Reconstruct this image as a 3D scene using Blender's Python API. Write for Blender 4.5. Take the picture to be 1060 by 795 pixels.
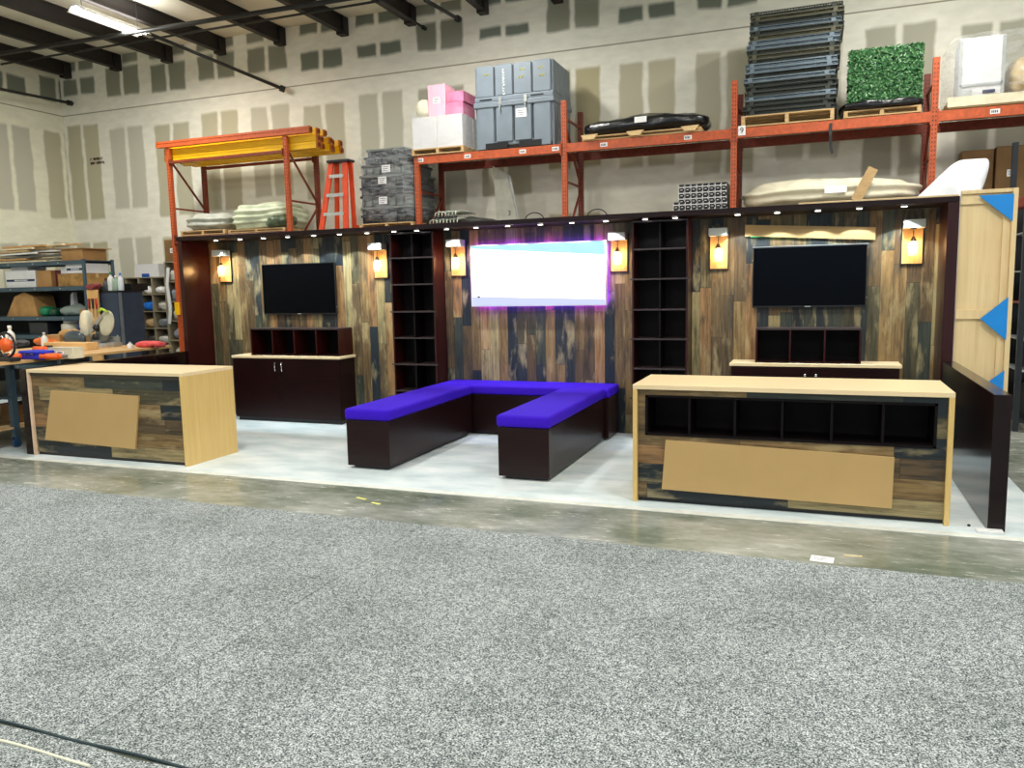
import bpy, bmesh, math, random
from mathutils import Vector, Matrix, noise
random.seed(7)
for o in list(bpy.data.objects): bpy.data.objects.remove(o)
scene = bpy.context.scene
C = scene.collection
# ------------------------------------------------------------------ camera
F_PX = 818.87
CAM = Vector((0.5007, -9.2959, 1.7920))
_R = Vector((0.93374565, 0.35736975, -0.02014737))
_U = Vector((-0.02495538, 0.12114799, 0.99232071))
_F = Vector((-0.35706622, 0.92607237, -0.12203971))
cd = bpy.data.cameras.new('camera'); cam = bpy.data.objects.new('camera', cd); C.objects.link(cam)
m = Matrix((_R, _U, -_F)).transposed().to_4x4(); m.translation = CAM
cam.matrix_world = m
cd.sensor_fit = 'HORIZONTAL'; cd.sensor_width = 36; cd.lens = F_PX / 1060 * 36
cd.clip_end = 200
scene.camera = cam
# ------------------------------------------------------------------ world, exposure
w = bpy.data.worlds.new('world'); scene.world = w; w.use_nodes = True
w.node_tree.nodes['Background'].inputs[0].default_value = (.80, .90, 1, 1)
w.node_tree.nodes['Background'].inputs[1].default_value = 0.62
scene.view_settings.view_transform = 'Standard'
scene.view_settings.look = 'None'
scene.view_settings.exposure = 0.18
scene.view_settings.gamma = 1
scene.view_settings.use_curve_mapping = False
CEIL_W = 150      # watts of each ceiling strip lamp
SPOT_W = 34       # puck lights in the booth header
SCONCE_W = 12

def at(u, v, X=None, Y=None, z=None):
    d = _F + _R * ((u - 530) / F_PX) - _U * ((v - 397.5) / F_PX)
    if Y is not None: t = (Y - CAM.y) / d.y
    elif z is not None: t = (z - CAM.z) / d.z
    else: t = (X - CAM.x) / d.x
    return CAM + d * t

# ------------------------------------------------------------------ materials
MATS = {}
def newmat(name):
    mt = bpy.data.materials.new(name); mt.use_nodes = True
    return mt, mt.node_tree.nodes, mt.node_tree.links, mt.node_tree.nodes['Principled BSDF']
def lin(c):
    return tuple(((x / 255) / 12.92 if x / 255 < .04045 else ((x / 255 + .055) / 1.055) ** 2.4) for x in c) + (1,)
def ramp(N, stops, interp='LINEAR'):
    r = N.new('ShaderNodeValToRGB'); e = r.color_ramp; e.interpolation = interp
    while len(e.elements) > 1: e.elements.remove(e.elements[-1])
    e.elements[0].position = stops[0][0]; e.elements[0].color = stops[0][1]
    for p, c in stops[1:]:
        q = e.elements.new(p); q.color = c
    return r
def math_(N, L, op, a, b=None, c=None):
    n = N.new('ShaderNodeMath'); n.operation = op
    for i, v in enumerate((a, b, c)):
        if v is None: continue
        if isinstance(v, (int, float)): n.inputs[i].default_value = v
        else: L.new(v, n.inputs[i])
    return n.outputs[0]
def mixc(N, L, fac, a, b, mode='MIX'):
    n = N.new('ShaderNodeMix'); n.data_type = 'RGBA'; n.blend_type = mode
    for i, v in ((0, fac), (6, a), (7, b)):
        if isinstance(v, (int, float)): n.inputs[i].default_value = v
        elif isinstance(v, tuple): n.inputs[i].default_value = v
        else: L.new(v, n.inputs[i])
    return n.outputs[2]
def noise_tex(N, L, vec, scale, detail=3, rough=.5):
    n = N.new('ShaderNodeTexNoise'); n.inputs['Scale'].default_value = scale; n.inputs['Detail'].default_value = detail
    n.inputs['Roughness'].default_value = rough
    if vec is not None: L.new(vec, n.inputs['Vector'])
    return n.outputs['Fac']
def mapping(N, L, scale, kind='Object'):
    t = N.new('ShaderNodeTexCoord'); mp = N.new('ShaderNodeMapping'); mp.inputs['Scale'].default_value = scale
    L.new(t.outputs[kind], mp.inputs['Vector']); return mp.outputs[0]
def M(name, col, rough=.5, metal=0, var=.12, scale=8, bump=0, spec=.5, stretch=(1, 1, 1), coat=0):
    """plain surface with slight procedural mottling"""
    if name in MATS: return MATS[name]
    mt, N, L, b = newmat(name)
    c = lin(col); v = mapping(N, L, stretch)
    f = noise_tex(N, L, v, scale, 4)
    r = ramp(N, [(.3, tuple(x * (1 - var) for x in c[:3]) + (1,)), (.7, tuple(min(1, x * (1 + var)) for x in c[:3]) + (1,))])
    L.new(f, r.inputs[0]); L.new(r.outputs[0], b.inputs['Base Color'])
    b.inputs['Roughness'].default_value = rough; b.inputs['Metallic'].default_value = metal
    b.inputs['Specular IOR Level'].default_value = spec; b.inputs['Coat Weight'].default_value = coat
    if bump:
        bp = N.new('ShaderNodeBump'); bp.inputs['Strength'].default_value = bump; bp.inputs['Distance'].default_value = .01
        L.new(f, bp.inputs['Height']); L.new(bp.outputs[0], b.inputs['Normal'])
    MATS[name] = mt; return mt
def EM(name, col, s):
    if name in MATS: return MATS[name]
    mt, N, L, b = newmat(name); b.inputs['Base Color'].default_value = (0, 0, 0, 1)
    b.inputs['Emission Color'].default_value = lin(col); b.inputs['Emission Strength'].default_value = s
    MATS[name] = mt; return mt
def planks(name, across, along, wd=.125, ln=1.25, rough=.42, seed=0.0, spec=.4, gain=1.0):
    mt, N, L, b = newmat(name)
    t = N.new('ShaderNodeTexCoord'); s = N.new('ShaderNodeSeparateXYZ'); L.new(t.outputs['Object'], s.inputs[0])
    a, l = s.outputs[across], s.outputs[along]
    ca = math_(N, L, 'DIVIDE', math_(N, L, 'ADD', a, 50 + seed), wd)
    col = math_(N, L, 'FLOOR', ca)
    wn = N.new('ShaderNodeTexWhiteNoise'); wn.noise_dimensions = '1D'; L.new(col, wn.inputs['W'])
    cl = math_(N, L, 'ADD', math_(N, L, 'DIVIDE', math_(N, L, 'ADD', l, 30), ln), math_(N, L, 'MULTIPLY', wn.outputs['Value'], 9))
    row = math_(N, L, 'FLOOR', cl)
    cv = N.new('ShaderNodeCombineXYZ'); L.new(col, cv.inputs[0]); L.new(row, cv.inputs[1]); cv.inputs[2].default_value = seed
    w2 = N.new('ShaderNodeTexWhiteNoise'); w2.noise_dimensions = '3D'; L.new(cv.outputs[0], w2.inputs['Vector'])
    g = lambda c: tuple(min(1, x * gain) for x in lin(c)[:3]) + (1,)
    rp = ramp(N, [(0, g((34, 44, 50))), (.13, g((138, 112, 72))), (.25, g((84, 78, 56))), (.38, g((160, 122, 80))), (.48, g((98, 80, 56))),
                  (.58, g((48, 54, 56))), (.68, g((158, 142, 100))), (.78, g((118, 96, 64))), (.9, g((66, 72, 62)))], 'CONSTANT')
    L.new(w2.outputs['Value'], rp.inputs[0])
    # grain, stretched along the board and shifted per board
    sh = N.new('ShaderNodeVectorMath'); sh.operation = 'MULTIPLY_ADD'
    L.new(w2.outputs['Color'], sh.inputs[0]); sh.inputs[1].default_value = (7, 7, 7); L.new(t.outputs['Object'], sh.inputs[2])
    st = [34, 34, 34]; st[along] = 2.2
    mp = N.new('ShaderNodeMapping'); mp.inputs['Scale'].default_value = st; L.new(sh.outputs[0], mp.inputs[0])
    gr = noise_tex(N, L, mp.outputs[0], 1, 5, .65)
    st2 = [7, 7, 7]; st2[along] = 2.0
    mp2 = N.new('ShaderNodeMapping'); mp2.inputs['Scale'].default_value = st2; L.new(sh.outputs[0], mp2.inputs[0])
    bl = noise_tex(N, L, mp2.outputs[0], 1, 4, .6)
    r1 = ramp(N, [(.32, (.28, .28, .28, 1)), (.6, (1.1, 1.1, 1.1, 1))]); L.new(gr, r1.inputs[0])
    c1 = mixc(N, L, .85, rp.outputs[0], r1.outputs[0], 'MULTIPLY')
    r2 = ramp(N, [(.54, (0, 0, 0, 1)), (.68, (1, 1, 1, 1))]); L.new(bl, r2.inputs[0])
    c2 = mixc(N, L, math_(N, L, 'MULTIPLY', r2.outputs[0], .55), c1, g((186, 168, 122)))
    r3 = ramp(N, [(.32, (1, 1, 1, 1)), (.45, (0, 0, 0, 1))]); L.new(bl, r3.inputs[0])
    c3 = mixc(N, L, math_(N, L, 'MULTIPLY', r3.outputs[0], .65), c2, g((34, 42, 46)))
    # joints
    fa = math_(N, L, 'FRACT', ca); fb = math_(N, L, 'FRACT', cl)
    j = math_(N, L, 'MAXIMUM', math_(N, L, 'LESS_THAN', fa, .025), math_(N, L, 'LESS_THAN', fb, .004))
    c4 = mixc(N, L, math_(N, L, 'MULTIPLY', j, .75), c3, (.01, .009, .008, 1))
    L.new(c4, b.inputs['Base Color']); b.inputs['Roughness'].default_value = rough; b.inputs['Specular IOR Level'].default_value = spec
    bp = N.new('ShaderNodeBump'); bp.inputs['Strength'].default_value = .25; bp.inputs['Distance'].default_value = .003
    L.new(math_(N, L, 'SUBTRACT', gr, j), bp.inputs['Height']); L.new(bp.outputs[0], b.inputs['Normal'])
    return mt
def wood(name, c1, c2, rough=.45, along=0, spec=.5, coat=0):
    if name in MATS: return MATS[name]
    mt, N, L, b = newmat(name); st = [30, 30, 30]; st[along] = 1.3
    v = mapping(N, L, tuple(st)); f = noise_tex(N, L, v, 1, 5, .6)
    v2 = mapping(N, L, (2, 2, 2)); f2 = noise_tex(N, L, v2, 1.2, 3)
    r = ramp(N, [(.3, lin(c1)), (.7, lin(c2))]); L.new(math_(N, L, 'ADD', math_(N, L, 'MULTIPLY', f, .7), math_(N, L, 'MULTIPLY', f2, .3)), r.inputs[0])
    L.new(r.outputs[0], b.inputs['Base Color']); b.inputs['Roughness'].default_value = rough
    b.inputs['Specular IOR Level'].default_value = spec; b.inputs['Coat Weight'].default_value = coat; b.inputs['Coat Roughness'].default_value = .15
    MATS[name] = mt; return mt
def drywall(name, ax, per=1.22, off=0.0, tint=(234, 231, 216), seamz=5.70):
    """unpainted plasterboard: paper shows as grey-tan rectangles between the white joint compound"""
    mt, N, L, b = newmat(name)
    t = N.new('ShaderNodeTexCoord'); s = N.new('ShaderNodeSeparateXYZ'); L.new(t.outputs['Object'], s.inputs[0])
    nx = noise_tex(N, L, mapping(N, L, (1.6, 1.6, 1.6)), 1.5, 2)
    wob = math_(N, L, 'MULTIPLY', math_(N, L, 'SUBTRACT', nx, .5), .10)
    a = math_(N, L, 'ADD', math_(N, L, 'ADD', s.outputs[ax], wob), 60 + off); z = math_(N, L, 'ADD', s.outputs[2], math_(N, L, 'MULTIPLY', wob, .8))
    ca = math_(N, L, 'DIVIDE', a, per); col = math_(N, L, 'FLOOR', ca); fa = math_(N, L, 'FRACT', ca)
    def cl(v): q = N.new('ShaderNodeClamp'); L.new(v, q.inputs[0]); return q.outputs[0]
    def gt(x, lo, e=.06): return cl(math_(N, L, 'DIVIDE', math_(N, L, 'SUBTRACT', x, lo), e))
    def lt(x, hi, e=.06): return cl(math_(N, L, 'DIVIDE', math_(N, L, 'SUBTRACT', hi, x), e))
    def band(x, lo, hi, e=.035): return math_(N, L, 'MULTIPLY', gt(x, lo, e), lt(x, hi, e))
    inx = math_(N, L, 'ADD', band(fa, .12, .475), band(fa, .515, .89))
    def cellr(k):
        cv = N.new('ShaderNodeCombineXYZ'); L.new(col, cv.inputs[0]); cv.inputs[1].default_value = k
        q = N.new('ShaderNodeTexWhiteNoise'); L.new(cv.outputs[0], q.inputs['Vector']); return q
    w1, w2, w3 = cellr(1.3), cellr(2.7), cellr(5.1)
    lo1 = math_(N, L, 'ADD', math_(N, L, 'MULTIPLY', w1.outputs['Value'], .5), 3.25)
    def rr(w, a, b_): return math_(N, L, 'ADD', math_(N, L, 'MULTIPLY', w.outputs['Value'], a), b_)
    up = math_(N, L, 'MULTIPLY', gt(z, rr(w2, .18, 5.90)), lt(z, rr(w3, .35, 6.25)))
    top = gt(z, 6.58)
    mid = math_(N, L, 'MULTIPLY', gt(z, lo1), lt(z, rr(w2, .2, 5.3)))
    low = math_(N, L, 'MULTIPLY', gt(z, .4), lt(z, rr(w3, .2, 2.85)))
    pat = math_(N, L, 'MULTIPLY', inx, math_(N, L, 'MAXIMUM', math_(N, L, 'MAXIMUM', up, top), math_(N, L, 'MAXIMUM', mid, low)))
    tan = ramp(N, [(0, lin((178, 176, 160))), (.35, lin((192, 186, 158))), (.7, lin((200, 198, 182))), (1, lin((188, 178, 142)))]); L.new(w1.outputs['Value'], tan.inputs[0])
    gry = ramp(N, [(0, lin((118, 126, 114))), (1, lin((150, 150, 132)))]); L.new(w3.outputs['Value'], gry.inputs[0])
    pc = mixc(N, L, math_(N, L, 'GREATER_THAN', z, seamz), tan.outputs[0], gry.outputs[0])
    sm = noise_tex(N, L, mapping(N, L, (2, 2, 5)), 2, 4)
    white = ramp(N, [(.3, lin(tint)), (.7, lin(tuple(min(255, x + 12) for x in tint)))]); L.new(sm, white.inputs[0])
    c = mixc(N, L, pat, white.outputs[0], pc)
    seam = band(s.outputs[2], seamz - .014, seamz + .014, .006)
    c = mixc(N, L, math_(N, L, 'MULTIPLY', seam, .8), c, lin((140, 128, 102)))
    L.new(c, b.inputs['Base Color']); b.inputs['Roughness'].default_value = .85; b.inputs['Specular IOR Level'].default_value = .2
    return mt

MAHO = wood('dark_mahogany', (34, 7, 6), (56, 14, 12), .3, 2, .3, .12)  # redder copy: sconce light put into the colour of wings and sides
MAHOH = wood('dark_mahogany_h', (20, 7, 8), (34, 13, 12), .3, 0, .22, .08)
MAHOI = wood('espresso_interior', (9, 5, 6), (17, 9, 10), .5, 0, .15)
MAPLE = wood('maple_laminate', (222, 198, 154), (234, 212, 172), .4, 0, .4)
MAPLEV = wood('maple_side', (206, 172, 104), (220, 188, 122), .4, 2, .4)
PLY = wood('maple_ply', (212, 184, 134), (232, 208, 160), .5, 2, .35)
PV = planks('reclaimed_planks_vertical', 0, 2, gain=.92)
PH = planks('reclaimed_planks_horizontal', 2, 0, .155, 1.1, seed=3.0, gain=.85)
TANS = M('tan_redaction', (184, 152, 98), .6, var=.03, scale=3)
BLACK = M('black_plastic', (12, 12, 14), .35)
SCREEN = M('screen_black', (2, 3, 5), .15, spec=.08, var=.05)
DKGR = M('dark_grey_metal', (40, 44, 48), .45, .4)
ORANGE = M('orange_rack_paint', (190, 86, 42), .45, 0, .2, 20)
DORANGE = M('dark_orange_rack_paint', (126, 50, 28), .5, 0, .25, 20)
YELLOW = M('yellow_beam_paint', (250, 194, 14), .4, 0, .06, 6)
LADD = M('ladder_orange', (226, 72, 24), .45)
ALU = M('aluminium', (190, 192, 190), .35, .7)
STEEL = M('steel', (120, 124, 126), .35, .8)
CHROME = M('chrome', (225, 225, 225), .12, 1)
BLUEST = M('blue_grey_steel', (64, 84, 96), .5, .1)
CABST = M('slate_blue_steel', (48, 62, 82), .4, .2)
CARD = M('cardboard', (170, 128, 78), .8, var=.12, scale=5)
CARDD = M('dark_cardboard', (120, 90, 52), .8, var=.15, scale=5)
WHITE = M('white_card', (220, 220, 220), .6, var=.03)
PAPER = M('paper', (240, 240, 240), .7, var=.02)
INK = M('ink', (30, 40, 80), .7)
INKK = M('black_ink', (30, 26, 26), .7)
PLW = wood('pallet_pine', (178, 142, 92), (214, 182, 132), .7, 0)
BLUE = M('blue_paint', (0, 132, 214), .5, var=.04)
GCRATE = M('grey_plastic', (122, 134, 144), .45, var=.08, scale=4)
GROOVE_SHADE = M('groove_shade', (40, 46, 52), .6)  # shade of the crate grooves put into a dark colour
PURPLE = M('purple_fabric', (54, 14, 186), .8, var=.1, scale=60, bump=.15, spec=.2)
TUBE = EM('lamp_tube', (255, 252, 245), 14)
BULB = EM('warm_bulb', (255, 190, 90), 22)
PUCK = EM('puck_lens', (255, 250, 240), 9)

# ------------------------------------------------------------------ mesh helpers
def bm_(): return bmesh.new()
def box(bm, x0, x1, y0, y1, z0, z1, bev=0, seg=1, rot=None, piv=None):
    if x0 > x1: x0, x1 = x1, x0
    if y0 > y1: y0, y1 = y1, y0
    if z0 > z1: z0, z1 = z1, z0
    r = bmesh.ops.create_cube(bm, size=1)
    vs = r['verts']
    bmesh.ops.scale(bm, vec=(x1 - x0, y1 - y0, z1 - z0), verts=vs)
    bmesh.ops.translate(bm, vec=((x0 + x1) / 2, (y0 + y1) / 2, (z0 + z1) / 2), verts=vs)
    if bev:
        es = list({e for v in vs for e in v.link_edges})
        rr = bmesh.ops.bevel(bm, geom=es, offset=bev, segments=seg, profile=.5, affect='EDGES')
        vs = list(set(rr['verts']) | {v for v in vs if v.is_valid})
    if rot is not None:
        p = Vector(piv) if piv is not None else Vector(((x0 + x1) / 2, (y0 + y1) / 2, (z0 + z1) / 2))
        bmesh.ops.rotate(bm, cent=p, matrix=rot, verts=[v for v in vs if v.is_valid])
    return bm
def Rz(a): return Matrix.Rotation(a, 3, 'Z')
def Rx(a): return Matrix.Rotation(a, 3, 'X')
def Ry(a): return Matrix.Rotation(a, 3, 'Y')
def tube(bm, p0, p1, r, r1=None, seg=10, caps=True):
    p0 = Vector(p0); p1 = Vector(p1); d = p1 - p0
    if d.length < 1e-6: return bm
    q = d.to_track_quat('Z', 'Y').to_matrix().to_4x4(); q.translation = (p0 + p1) / 2
    bmesh.ops.create_cone(bm, cap_ends=caps, segments=seg, radius1=r, radius2=r if r1 is None else r1, depth=d.length, matrix=q)
    return bm
def bar(bm, p0, p1, w, h):
    """rectangular bar from p0 to p1, w sideways, h in the upright direction"""
    p0 = Vector(p0); p1 = Vector(p1); d = (p1 - p0); n = d.normalized()
    up = Vector((0, 0, 1)) if abs(n.z) < .95 else Vector((0, 1, 0))
    s = n.cross(up).normalized(); u = s.cross(n).normalized()
    v = [bm.verts.new(p + s * a * w / 2 + u * b * h / 2) for p in (p0, p1) for a, b in ((-1, -1), (1, -1), (1, 1), (-1, 1))]
    for f in ((3, 2, 1, 0), (4, 5, 6, 7), (0, 1, 5, 4), (1, 2, 6, 5), (2, 3, 7, 6), (3, 0, 4, 7)): bm.faces.new([v[i] for i in f])
    return bm
def path(bm, pts, r, seg=6):
    for a, b in zip(pts, pts[1:]): tube(bm, a, b, r, seg=seg)
    return bm
def lathe(bm, c, prof, seg=20):
    c = Vector(c); rings = []
    for r, z in prof:
        rings.append([bm.verts.new(c + Vector((r * math.cos(2 * math.pi * i / seg), r * math.sin(2 * math.pi * i / seg), z))) for i in range(seg)])
    for a, b in zip(rings, rings[1:]):
        for i in range(seg): bm.faces.new((a[i], a[(i + 1) % seg], b[(i + 1) % seg], b[i]))
    bm.faces.new(list(reversed(rings[0]))); bm.faces.new(rings[-1]); return bm
def prism(bm, pts, y0, y1):
    """outline in x,z pushed from y0 to y1"""
    a = [bm.verts.new((x, y0, z)) for x, z in pts]; b = [bm.verts.new((x, y1, z)) for x, z in pts]
    bm.faces.new(a); bm.faces.new(list(reversed(b))); n = len(pts)
    for i in range(n): bm.faces.new((a[i], b[i], b[(i + 1) % n], a[(i + 1) % n]))
    bmesh.ops.recalc_face_normals(bm, faces=bm.faces); return bm
def sphere(bm, c, r, sx=1, sy=1, sz=1, seg=14):
    rr = bmesh.ops.create_uvsphere(bm, u_segments=seg, v_segments=seg // 2 + 2, radius=r)
    bmesh.ops.scale(bm, vec=(sx, sy, sz), verts=rr['verts']); bmesh.ops.translate(bm, vec=c, verts=rr['verts']); return bm
def lump(bm, x0, x1, y0, y1, z0, z1, amp=.03, fr=3, seed=0, p=5, n=14, sag=0, layers=0):
    """soft rounded heap: superellipsoid with flat bottom and wrinkles"""
    r = bmesh.ops.create_cube(bm, size=2); vs0 = r['verts']
    es = list({e for v in vs0 for e in v.link_edges})
    bmesh.ops.subdivide_edges(bm, edges=es, cuts=n, use_grid_fill=True)
    vs = list({v for v in bm.verts if v.is_valid and all(abs(k) <= 1.0001 for k in v.co)})
    cx, cy, cz = (x0 + x1) / 2, (y0 + y1) / 2, (z0 + z1) / 2
    for v in vs:
        x, y, z = v.co; l = (abs(x) ** p + abs(y) ** p + abs(z) ** p) ** (1 / p)
        x, y, z = x / l, y / l, z / l
        if sag: z = z - sag * max(0, z) * (x * x + y * y) * .5
        q = Vector((cx + x * (x1 - x0) / 2, cy + y * (y1 - y0) / 2, cz + z * (z1 - z0) / 2))
        d = noise.noise(q * fr + Vector((seed, seed * 2.1, 0))) * amp + noise.noise(q * fr * 3 + Vector((seed, 5, 3))) * amp * .45
        if layers: d += amp * .5 * math.sin(q.z * layers + noise.noise(q * 2) * 2)
        nn = Vector((x, y, z)).normalized(); q = q + nn * d
        q.z = max(q.z, z0); v.co = q
    return bm
def link(name, data):
    o = bpy.data.objects.new(name, data); C.objects.link(o); return o
def rootloc(o):
    v = Vector((0, 0, 0))
    while o is not None: v += o.location; o = o.parent
    return v
def obj(name, bm, mat, parent=None, smooth=False, label=None, bevel=0):
    me = bpy.data.meshes.new(name)
    if parent is not None: off = rootloc(parent)
    else:
        xs = [v.co for v in bm.verts]
        off = Vector(((min(v.x for v in xs) + max(v.x for v in xs)) / 2, (min(v.y for v in xs) + max(v.y for v in xs)) / 2, min(v.z for v in xs)))
    bmesh.ops.translate(bm, vec=-off, verts=bm.verts)
    bm.to_mesh(me); bm.free()
    mats = mat if isinstance(mat, (list, tuple)) else [mat]
    for q in mats: me.materials.append(q)
    if smooth:
        for p in me.polygons: p.use_smooth = True
    o = link(name, me)
    if parent is not None: o.parent = parent
    else: o.location = off
    if label: o['label'] = label
    return o
def tag(o, label, cat, group=None):
    o['label'] = label; o['category'] = cat
    if group: o['group'] = group
    return o
def thing(name, label, cat, loc, group=None):
    o = bpy.data.objects.new(name, None); C.objects.link(o); o.location = loc; o.empty_display_size = .1
    return tag(o, label, cat, group)
def struct(name, bm, mat, parent=None):
    o = obj(name, bm, mat, parent)
    if parent is None: o['kind'] = 'structure'
    return o
def dup(root, delta, label=None, group=None, rz=0):
    r = root.copy(); C.objects.link(r); r.location = root.location + Vector(delta); r.rotation_euler.z += rz
    if label: r['label'] = label
    if group: r['group'] = group
    for ch in list(root.children):
        c = ch.copy(); C.objects.link(c); c.parent = r
        for g in list(ch.children):
            d = g.copy(); C.objects.link(d); d.parent = c
    return r

# ================================================================== lamps of the hall
def light(name, kind, loc, energy, col=(1, 1, 1), parent=None, **k):
    ld = bpy.data.lights.new(name, kind); ld.energy = energy; ld.color = col
    for a, b in k.items(): setattr(ld, a, b)
    o = bpy.data.objects.new(name, ld); C.objects.link(o)
    o.location = Vector(loc) - (rootloc(parent) if parent else Vector())
    if parent: o.parent = parent
    return o
def strip_light(x, y, z, label, watts=CEIL_W, length=1.4, cut=False):
    t = thing('strip_light', label, 'ceiling light', (x, y, z), 'strip lights hung under the roof')
    b = bm_(); prism(b, [(x - .16, z), (x - .07, z + .09), (x + .07, z + .09), (x + .16, z), (x + .145, z), (x + .06, z + .075), (x - .06, z + .075), (x - .145, z)], y - length / 2, y + length / 2)
    obj('reflector', b, WHITE, t)
    for s in (-.06, .06):
        b = bm_(); tube(b, (x + s, y - length / 2 + .03, z + .03), (x + s, y + length / 2 - .03, z + .03), .022, seg=12)
        obj('lamp_tube', b, TUBE, t, True)
    for s in (-1, 1):
        b = bm_(); tube(b, (x, y + s * length * .4, z + .09), (x, y + s * length * .4, 6.78), .006, seg=6); obj('hanger_cable', b, DKGR, t)
    light('lamp_glow', 'AREA', (x, y, z - .01), watts, (1, .98, .93), t, shape='RECTANGLE', size=.3, size_y=length)
    up = light('deck_fill', 'AREA', (x, y, z + .11), watts * .16, (1, .98, .93), t, shape='RECTANGLE', size=.3, size_y=length); up.rotation_euler = (math.pi, 0, 0)  # added upward fill that brightens the roof deck
    return t
strip_light(-10.54, 1.2, 6.25, 'bright strip light glowing under the roof beams at top left')
for x in (-10.54, -4.4, 1.6, 7.6):
    for y in (-10.8, -4.8, 1.2):
        if x == -10.54 and y == 1.2: continue
        strip_light(x, y, 6.25, 'strip light hung under the roof, above the top edge of the photo', CEIL_W * (.72 if y > 0 else 1.08))

# ================================================================== structure
# concrete floor
def concrete():
    mt, N, L, b = newmat('stained_concrete')
    v = mapping(N, L, (1, 1.6, 1)); f = noise_tex(N, L, v, .9, 8, .65); g = noise_tex(N, L, mapping(N, L, (1, 3, 1)), 5, 6, .7)
    r = ramp(N, [(.30, lin((78, 88, 74))), (.42, lin((112, 120, 106))), (.52, lin((146, 150, 140))), (.62, lin((176, 178, 170))), (.75, lin((206, 206, 200)))])
    L.new(math_(N, L, 'ADD', math_(N, L, 'MULTIPLY', f, .75), math_(N, L, 'MULTIPLY', g, .25)), r.inputs[0])
    L.new(r.outputs[0], b.inputs['Base Color'])
    rr = ramp(N, [(.3, (.08, .08, .08, 1)), (.7, (.32, .32, .32, 1))]); L.new(g, rr.inputs[0]); L.new(rr.outputs[0], b.inputs['Roughness'])
    return mt
b = bm_(); box(b, -15.1, 12, -17, 4.0, -.1, 0); struct('floor', b, concrete())
# back and left warehouse walls
b = bm_(); box(b, -15.3, 12, 3.98, 4.15, 0, 7.0); struct('wall_back', b, drywall('drywall_back', 0, 1.235, .42))
b = bm_(); box(b, -15.3, -15.06, -17, 3.98, 0, 7.0); struct('wall_left', b, drywall('drywall_left', 1, 1.22, .95, (234, 231, 208)))
# wall text (two short lines stencilled on the plasterboard)
t = thing('wall_stencil', 'two short lines of dark stencilled lettering on the unpainted back wall', 'lettering', at(103, 170, Y=3.97))
tl = at(92, 164, Y=3.97)
b = bm_(); rnd = random.Random(3)
for ln_, (n, dz) in enumerate(((9, 0), (11, -.085))):
    x = tl.x + (.04 if ln_ == 0 else 0)
    for i in range(n):
        if rnd.random() < .2: x += .02; continue
        h = .05 * rnd.uniform(.8, 1.1)
        box(b, x, x + .010, 3.968, 3.978, tl.z + dz - h, tl.z + dz)
        if rnd.random() < .7: box(b, x, x + .032, 3.968, 3.978, tl.z + dz - .01, tl.z + dz)
        if rnd.random() < .6: box(b, x, x + .032, 3.968, 3.978, tl.z + dz - h, tl.z + dz - h + .01)
        if rnd.random() < .6: box(b, x + .024, x + .034, 3.968, 3.978, tl.z + dz - h, tl.z + dz)
        x += .046
obj('letters', b, M('stencil_ink', (92, 48, 40), .8), t)
# roof deck
b = bm_(); box(b, -15.3, 12, -17, 4.15, 6.79, 6.88); struct('ceiling', b, M('white_roof_deck', (226, 222, 206), .8, var=.1, scale=1.2))
# roof beams
ends = [(12, 82), (68, 74), (120, 68), (173, 60), (228, 52), (290, 45), (355, 37), (425, 27), (500, 18), (577, 8), (660, -3), (745, -13)]
ROOF = M('dark_beam', (34, 28, 26), .6, var=.2, scale=4)
nth = ['first', 'second', 'third', 'fourth', 'fifth', 'sixth', 'seventh', 'eighth', 'ninth', 'tenth', 'eleventh', 'twelfth']
for i in range(1, 10):
    u, v = ends[i]
    x = at(u, v, Y=3.9).x
    t = thing('roof_beam', 'dark deep roof beam running out to the back wall, %s from the left of the photo' % nth[i - 1], 'beam', (x, 3.95, 6.5), 'roof beams')
    b = bm_(); box(b, x - .03, x + .03, -9, 3.97, 6.52, 6.79); obj('web', b, ROOF, t)
    b = bm_(); box(b, x - .06, x + .06, -9, 3.97, 6.50, 6.525); box(b, x - .06, x + .06, -9, 3.97, 6.765, 6.79); obj('flange', b, ROOF, t)
    b = bm_(); box(b, x - .08, x + .08, 3.8, 3.975, 6.46, 6.78); obj('hanger', b, ROOF, t)
PIPE = M('dark_pipe', (46, 46, 44), .5, .3)
def rod(name, p, q, r, label, cat='pipe', fit=True, mat=PIPE, group=None):
    p = Vector(p); q = Vector(q)
    t = thing(name, label, cat, (q.x, q.y, q.z), group)
    b = bm_(); tube(b, p, q, r, seg=10); obj('pipe', b, mat, t, True)
    d = (q - p).normalized()
    if fit:
        b = bm_(); tube(b, q - d * .10, q, r * 1.9, seg=10); obj('end_fitting', b, mat, t)
    return t
a_ = at(0, 53, Y=1.6); c_ = at(372, 0, Y=1.6)
rod('sprinkler_pipe', (-14.9, 1.6, a_.z - .03), (-2.0, 1.6, c_.z), .038, 'long dark sprinkler pipe crossing below the roof beams at top left')
b_ = at(180, 25, Y=2.6)
rod('conduit', (-15.0, 2.6, 6.46), (-1.5, 2.6, 6.44), .02, 'thin dark conduit running across the underside of the roof beams')
q = at(295, 93, Y=3.86); rod('brace_rod', at(150, 33, z=6.5) , q, .032, 'black diagonal brace rod ending on the back wall above the yellow beams', 'brace rod')
q = at(75, 108, X=-15.0) if False else at(74, 107, Y=3.9); rod('brace_rod', at(-60, 80, Y=1.0), q, .03, 'black diagonal brace rod meeting the back wall near the left corner', 'brace rod')
q = at(475, 20, Y=3.86); rod('brace_rod', at(440, 0, Y=2.2), q, .03, 'short black brace rod at the top of the photo between two roof beams', 'brace rod')
_q = at(440, 26, Y=3.86) - Vector((0, 0, .06)); rod('brace_rod', _q + Vector((0, -3.2, 0)), _q, .02, 'thin dark brace rod ending on the back wall beside the seventh roof beam', 'brace rod')

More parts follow.
